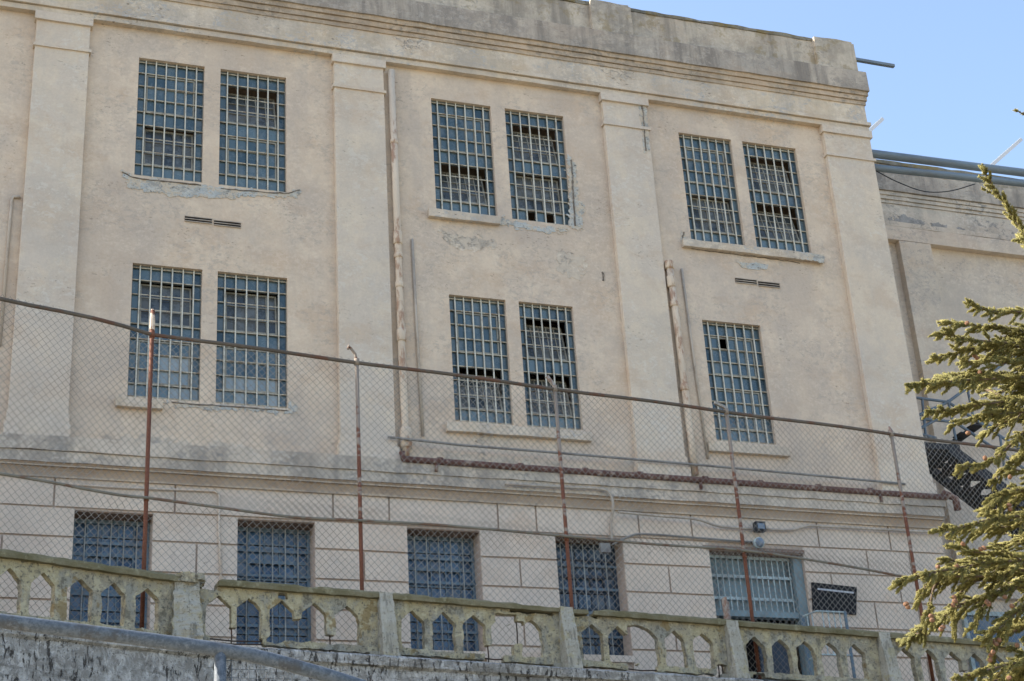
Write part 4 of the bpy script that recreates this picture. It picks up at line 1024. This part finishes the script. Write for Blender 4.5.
# ================================================================== cypress
YT = 14.0
tree = thing('cypress_tree', 'sunlit cypress with drooping yellow green sprays and small brown cones at right', 'tree', (at(1130, 500, YT).x, YT, 1.0))
tx = at(1135, 450, YT)
MB().tube([(tx.x+.1, YT, .9), (tx.x+.03, YT+.05, 3.5), (tx.x, YT, 6), (tx.x-.1, YT+.05, 8), (tx.x-.08, YT, 9.6), (tx.x-.1, YT, 10.9)], [.24, .19, .15, .10, .06, .015], 12).build('trunk', M['bark'], tree, True)
B, D_, Ln, Rd, Tn = [], [], [], [], []
limbs = MB()
rng = np.random.default_rng(11)
def cords(p, d, ln, rd, tone):
    B.append(p); D_.append(d); Ln.append(ln); Rd.append(rd); Tn.append(tone)
def rndv():
    v = rng.normal(size=3); return v/np.linalg.norm(v)
def twig(p0, d, length, tone):
    n = max(4, int(length/.0078)); p = np.array(p0, float); d = np.array(d, float)
    bend = rndv()*.9 + np.array((0, 0, -.3))
    for i in range(n):
        t = i/n; d = d+bend*(length/n)*1.6; d /= np.linalg.norm(d); p = p+d*length/n
        for _ in range(3 if t < .7 else 2):
            c = d*1.0+rndv()*.45; c /= np.linalg.norm(c)
            cords(p.copy(), c, rng.uniform(.026, .055)*(1.15-.5*t), rng.uniform(.0030, .0052), np.clip(tone+rng.normal()*.15+.22*t, 0, 1))
def bough(pts, wid=.3, dens=1.0, tone=.55, stem=.018, sub=1):
    "a plume: short twigs lie close along the axis; larger boughs carry side plumes of their own"
    C = curve_pts(pts, 7); C = [np.array(c) for c in C]; n = len(C)
    limbs.tube([Vector(c) for c in C], [stem*(1-.85*i/(n-1))+.003 for i in range(n)], 6)
    seglen = [np.linalg.norm(C[i+1]-C[i]) for i in range(n-1)]; tot = sum(seglen); s = 0
    for i in range(n-1):
        ax = (C[i+1]-C[i])/max(seglen[i], 1e-6)
        sd_ = np.cross(ax, (0, 0, 1)); sd_ /= np.linalg.norm(sd_)+1e-6
        cnt = max(1, int(seglen[i]*52*dens+rng.random()))
        for _ in range(cnt):
            t = (s+seglen[i]*rng.random())/tot; p = C[i]+(C[i+1]-C[i])*rng.random()
            ww = (.028+.075*(1-t)**.6)*(.6+.8*rng.random())*(.6+1.6*wid)
            a = rng.uniform(0, 6.283); out = sd_*math.cos(a)+np.array((0, 0, 1))*math.sin(a)
            d = ax*rng.uniform(.9, 1.4)+out*rng.uniform(.2, .55); d /= np.linalg.norm(d)
            twig(p, d, ww, tone+rng.normal()*.1+.12*out[2])
        if sub:
            for _ in range(int(seglen[i]*21*dens*sub+rng.random())):
                t = (s+seglen[i]*rng.random())/tot; p = C[i]+(C[i+1]-C[i])*rng.random()
                L_ = (wid*1.5*(1-t)**.65+.07)*rng.uniform(.6, 1.25)
                out = sd_*rng.choice((-1, 1))*rng.uniform(.3, 1)+np.array((0, 0, 1))*rng.normal()*.5
                d = ax*rng.uniform(.9, 1.3)+out*.5; d /= np.linalg.norm(d)
                dr = np.array((0, 0, -1.))*rng.uniform(-.08, .42)*L_
                bough([Vector(p), Vector(p+d*L_*.5+dr*.25), Vector(p+d*L_+dr)], wid*.3, dens*.85, tone+rng.normal()*.08, .006, 0)
        s += seglen[i]
    e = (C[-1]-C[-2])/np.linalg.norm(C[-1]-C[-2])
    for k in range(3): d = e+rndv()*.14; twig(C[-1], d/np.linalg.norm(d), .08, tone+.12)
def px_bough(px, dy=0, **k):
    "pts from the trunk outwards"
    n = len(px); bough([at(x, y, YT+dy*(i/(n-1))) for i, (x, y) in enumerate(px)], **k)
T0 = 1120
px_bough([(T0-30, 380), (1062, 285), (1024, 232), (1002, 200), (984, 172)], -.4, wid=.10, dens=.75, tone=.5, stem=.022)
px_bough([(1075, 300), (1040, 258), (1022, 238)], .3, wid=.10, dens=.8)
px_bough([(1010, 210), (1003, 200), (987, 191)], -.2, wid=.05, dens=.7, sub=0)
px_bough([(T0-30, 180), (1050, 128), (1019, 112)], -.3, wid=.04, dens=.5, sub=0)
for pts, dy, w, t in (
  ([(T0, 330), (1060, 312), (1000, 312), (970, 304)], -.3, .2, .6), ([(T0, 345), (1060, 335), (1000, 328), (950, 322)], .3, .22, .55),
  ([(T0, 352), (1050, 345), (985, 341), (942, 334)], -.7, .2, .6), ([(T0, 362), (1060, 350), (985, 347), (938, 358)], -.5, .17, .65),
  ([(T0, 385), (1060, 368), (1000, 360), (968, 362)], .5, .26, .5), ([(T0, 390), (1060, 380), (985, 375), (948, 376)], 1., .22, .35),
  ([(T0, 395), (1060, 378), (985, 379), (935, 383), (909, 385)], -.9, .17, .6), ([(T0, 420), (1060, 398), (1000, 402), (960, 408), (931, 412)], -.5, .2, .55),
  ([(T0, 425), (1050, 412), (1000, 412), (955, 424)], .2, .2, .55), ([(T0, 440), (1050, 418), (1010, 420), (985, 433)], .6, .26, .42),
  ([(T0, 420), (1040, 425), (1016, 440), (990, 462), (962, 466)], -.4, .11, .55), ([(T0, 440), (1050, 445), (1012, 462), (993, 480)], .1, .13, .6),
  ([(T0, 480), (1060, 478), (1024, 490), (1000, 508), (988, 511)], .4, .18, .5), ([(T0, 500), (1050, 492), (1010, 492), (990, 506)], -.3, .26, .5),
  ([(T0, 520), (1055, 515), (1000, 518), (965, 526), (938, 531)], -.5, .2, .6), ([(T0, 530), (1050, 520), (1000, 528), (960, 531)], .5, .22, .5),
  ([(T0, 560), (1060, 552), (1000, 555), (955, 548)], .4, .26, .5), ([(T0, 570), (1060, 560), (1000, 562), (945, 570), (900, 580)], -.5, .24, .6),
  ([(T0, 575), (1050, 568), (985, 576), (935, 578), (921, 596)], -.2, .22, .6), ([(T0, 590), (1050, 580), (1000, 592), (960, 605), (940, 622)], .5, .28, .45),
  ([(T0, 580), (1050, 572), (1005, 568), (950, 560)], .8, .3, .4), ([(T0, 595), (1050, 586), (1005, 590), (985, 604), (975, 622)], -.1, .28, .5),
  ([(T0, 600), (1050, 600), (1020, 610), (1000, 628), (985, 638)], -.3, .24, .55), ([(T0, 620), (1060, 625), (1024, 628), (1000, 640), (992, 662)], .2, .2, .55),
  ([(T0, 640), (1060, 652), (1010, 664), (980, 672), (958, 678)], -.4, .22, .6), ([(T0, 660), (1060, 668), (1020, 676), (985, 682)], .3, .25, .5),
  ([(1010, 575), (972, 582), (958, 600), (954, 630)], .1, .13, .55), ([(985, 572), (940, 582), (931, 600), (930, 616)], -.1, .1, .6),
  ([(960, 606), (935, 618), (918, 634), (904, 641)], 1.2, .1, .1), ([(1000, 395), (975, 386), (945, 378), (920, 383)], 1.1, .12, .2),  # first sprig: its shade is put into the foliage as a very low tone
  ([(T0, 470), (1060, 455), (1030, 452), (1014, 466)], .3, .2, .4), ([(T0, 405), (1050, 392), (1018, 388), (1000, 392)], .5, .32, .35),
  ([(T0, 545), (1060, 538), (1025, 540), (1000, 545)], .6, .34, .4), ([(T0, 610), (1070, 640), (1040, 660), (1015, 650)], .0, .3, .5)):
    px_bough(pts, dy, wid=w*.85, tone=t, dens=.85)
for k in range(17):                                            # the denser inner mass
    y0 = 318+k*22+rng.uniform(-8, 8); xe = rng.uniform(988, 1020)
    if 425 < y0 < 545: xe += 18
    px_bough([(T0, y0+25), (1070, y0+6), ((xe+1070)/2, y0+rng.uniform(-6, 8)), (xe, y0+rng.uniform(-4, 22))], rng.uniform(-.6, 1.2), wid=.22, tone=rng.uniform(.25, .6), dens=.65)
# the hidden side and the crown beyond the frame
for i in range(84):
    z = rng.uniform(2.6, 10.9); an = rng.uniform(-1.8, .75); L_ = rng.uniform(1.0, 2.1)*min(1, .25+.18*(11.2-z))*(1 if an > -1.4 else .75)
    b = Vector((tx.x, YT, z)); d = Vector((math.cos(an), math.sin(an), .1))
    bough([b, b+d*L_*.5+Vector((0, 0, .12)), b+d*L_-Vector((0, 0, .15*L_))], .34, .55, rng.uniform(.3, .6))
tw = limbs.build('branches', M['bark'], tree, True)
B = np.array(B); D_ = np.array(D_); Ln = np.array(Ln)[:, None]; Rd = np.array(Rd)[:, None]; n = len(B)
ref = np.where(np.abs(D_[:, 2:3]) < .9, np.array([[0, 0, 1.]]), np.array([[1., 0, 0]])); e1 = np.cross(D_, ref); e1 /= np.linalg.norm(e1, axis=1, keepdims=True); e2 = np.cross(D_, e1)
V_ = np.empty((n, 5, 3)); V_[:, 0] = B; V_[:, 4] = B+D_*Ln
for a in range(3): V_[:, 1+a] = B+D_*Ln*.4+(e1*math.cos(2.0944*a)+e2*math.sin(2.0944*a))*Rd
Fq = np.array([(0, 2, 1), (0, 3, 2), (0, 1, 3), (4, 1, 2), (4, 2, 3), (4, 3, 1)]); F_ = (Fq[None]+5*np.arange(n)[:, None, None]).reshape(-1)
me = bpy.data.meshes.new('foliage'); me.vertices.add(n*5); me.vertices.foreach_set('co', V_.reshape(-1)); me.loops.add(n*18); me.loops.foreach_set('vertex_index', F_)
me.polygons.add(n*6); me.polygons.foreach_set('loop_start', np.arange(0, n*18, 3)); me.update(calc_edges=True); me.validate()
ta = me.attributes.new('tone', 'FLOAT', 'FACE'); ta.data.foreach_set('value', np.repeat(np.array(Tn), 6))
link('foliage', me, M['leaf'], tree)
print('cords', n)
# cones
bm = bmesh.new(); bmesh.ops.create_icosphere(bm, subdivisions=2, radius=.024)
for v in bm.verts:
    v.co *= 1+.22*mnoise.noise(v.co*130); v.co.z *= 1.2
cme = bpy.data.meshes.new('cone'); bm.to_mesh(cme); bm.free(); cme.materials.append(M['conemat'])
for px, py in ((906, 604), (908, 607), (931, 616), (932, 620), (941, 629), (943, 627), (954, 597), (955, 601), (953, 605), (987, 602), (989, 604), (1005, 597), (1012, 606), (938, 567), (957, 566), (993, 641), (996, 644), (999, 640), (991, 655), (990, 660), (993, 652), (1017, 645), (963, 544), (981, 549), (984, 548),
               (1009, 505), (1010, 509), (967, 323), (975, 356), (977, 358), (1002, 363), (980, 372), (985, 458), (1009, 678), (968, 433), (971, 349), (1010, 477)):
    c = bpy.data.objects.new('cone', cme); COL.objects.link(c); c.location = at(px, py, YT-.45+.2*random.random()); c.rotation_euler = (random.random()*3, random.random()*3, random.random()*3)
    c.parent = tree; c.matrix_parent_inverse = pworld(tree).inverted()

# ================================================================== ground
m = MB(); m.quad((-3000, -3000, -1.65), (3000, -3000, -1.65), (3000, 3000, -1.65), (-3000, 3000, -1.65)); tag(m.build('ground', M['ground']), kind='structure')
m = MB(); prof = [(-12, -1.60), (2.6, -1.60), (4.6, .25), (6.4, .32), (9, .6), (20, 1.5), (21.2, 1.6)]
xs = np.linspace(-40, 60, 40); vs = []; fs = []
for x in xs:
    for y, z in prof:
        yy = y if y < 15 else y+.0; vs.append((x, yy, z+(.06*mnoise.noise(Vector((x*.5, y*.5, 0))) if y > 6.5 else 0)))
K = len(prof)
for i in range(len(xs)-1):
    for k in range(K-1): fs.append((i*K+k, (i+1)*K+k, (i+1)*K+k+1, i*K+k+1))
m.add(vs, fs); tag(m.build('hillside', M['ground']), kind='structure')
m = MB(); m.hexa([(-40, 4.7, .2), (60, 4.7, .2), (60, 6.3, .2), (-40, 6.3, .2), (-40, 4.7, .36), (60, 4.7, .36), (60, 6.3, .36), (-40, 6.3, .36)]); tag(m.build('path', M['path']), kind='structure')
m = MB(); n = 30; vs = []; fs = []
edge = [fA(9, -1.0, .32), fA(0, -1.0, .32)] + [fB(u, -1.0, .32) for u in (4, 8, 12, 16, 20, 24, 34)]
for i, e in enumerate(edge):
    vs += [tuple(e), (e.x, 26.5, 6.9), (e.x, 28.4, 7.12), (e.x, 33, 7.12)]
for i in range(len(edge)-1):
    for k in range(3): fs.append((i*4+k, (i+1)*4+k, (i+1)*4+k+1, i*4+k+1))
m.add(vs, fs); tag(m.build('road', M['road']), kind='structure')

S.render.engine = 'CYCLES'; S.cycles.use_denoising = True; S.cycles.max_bounces = 6
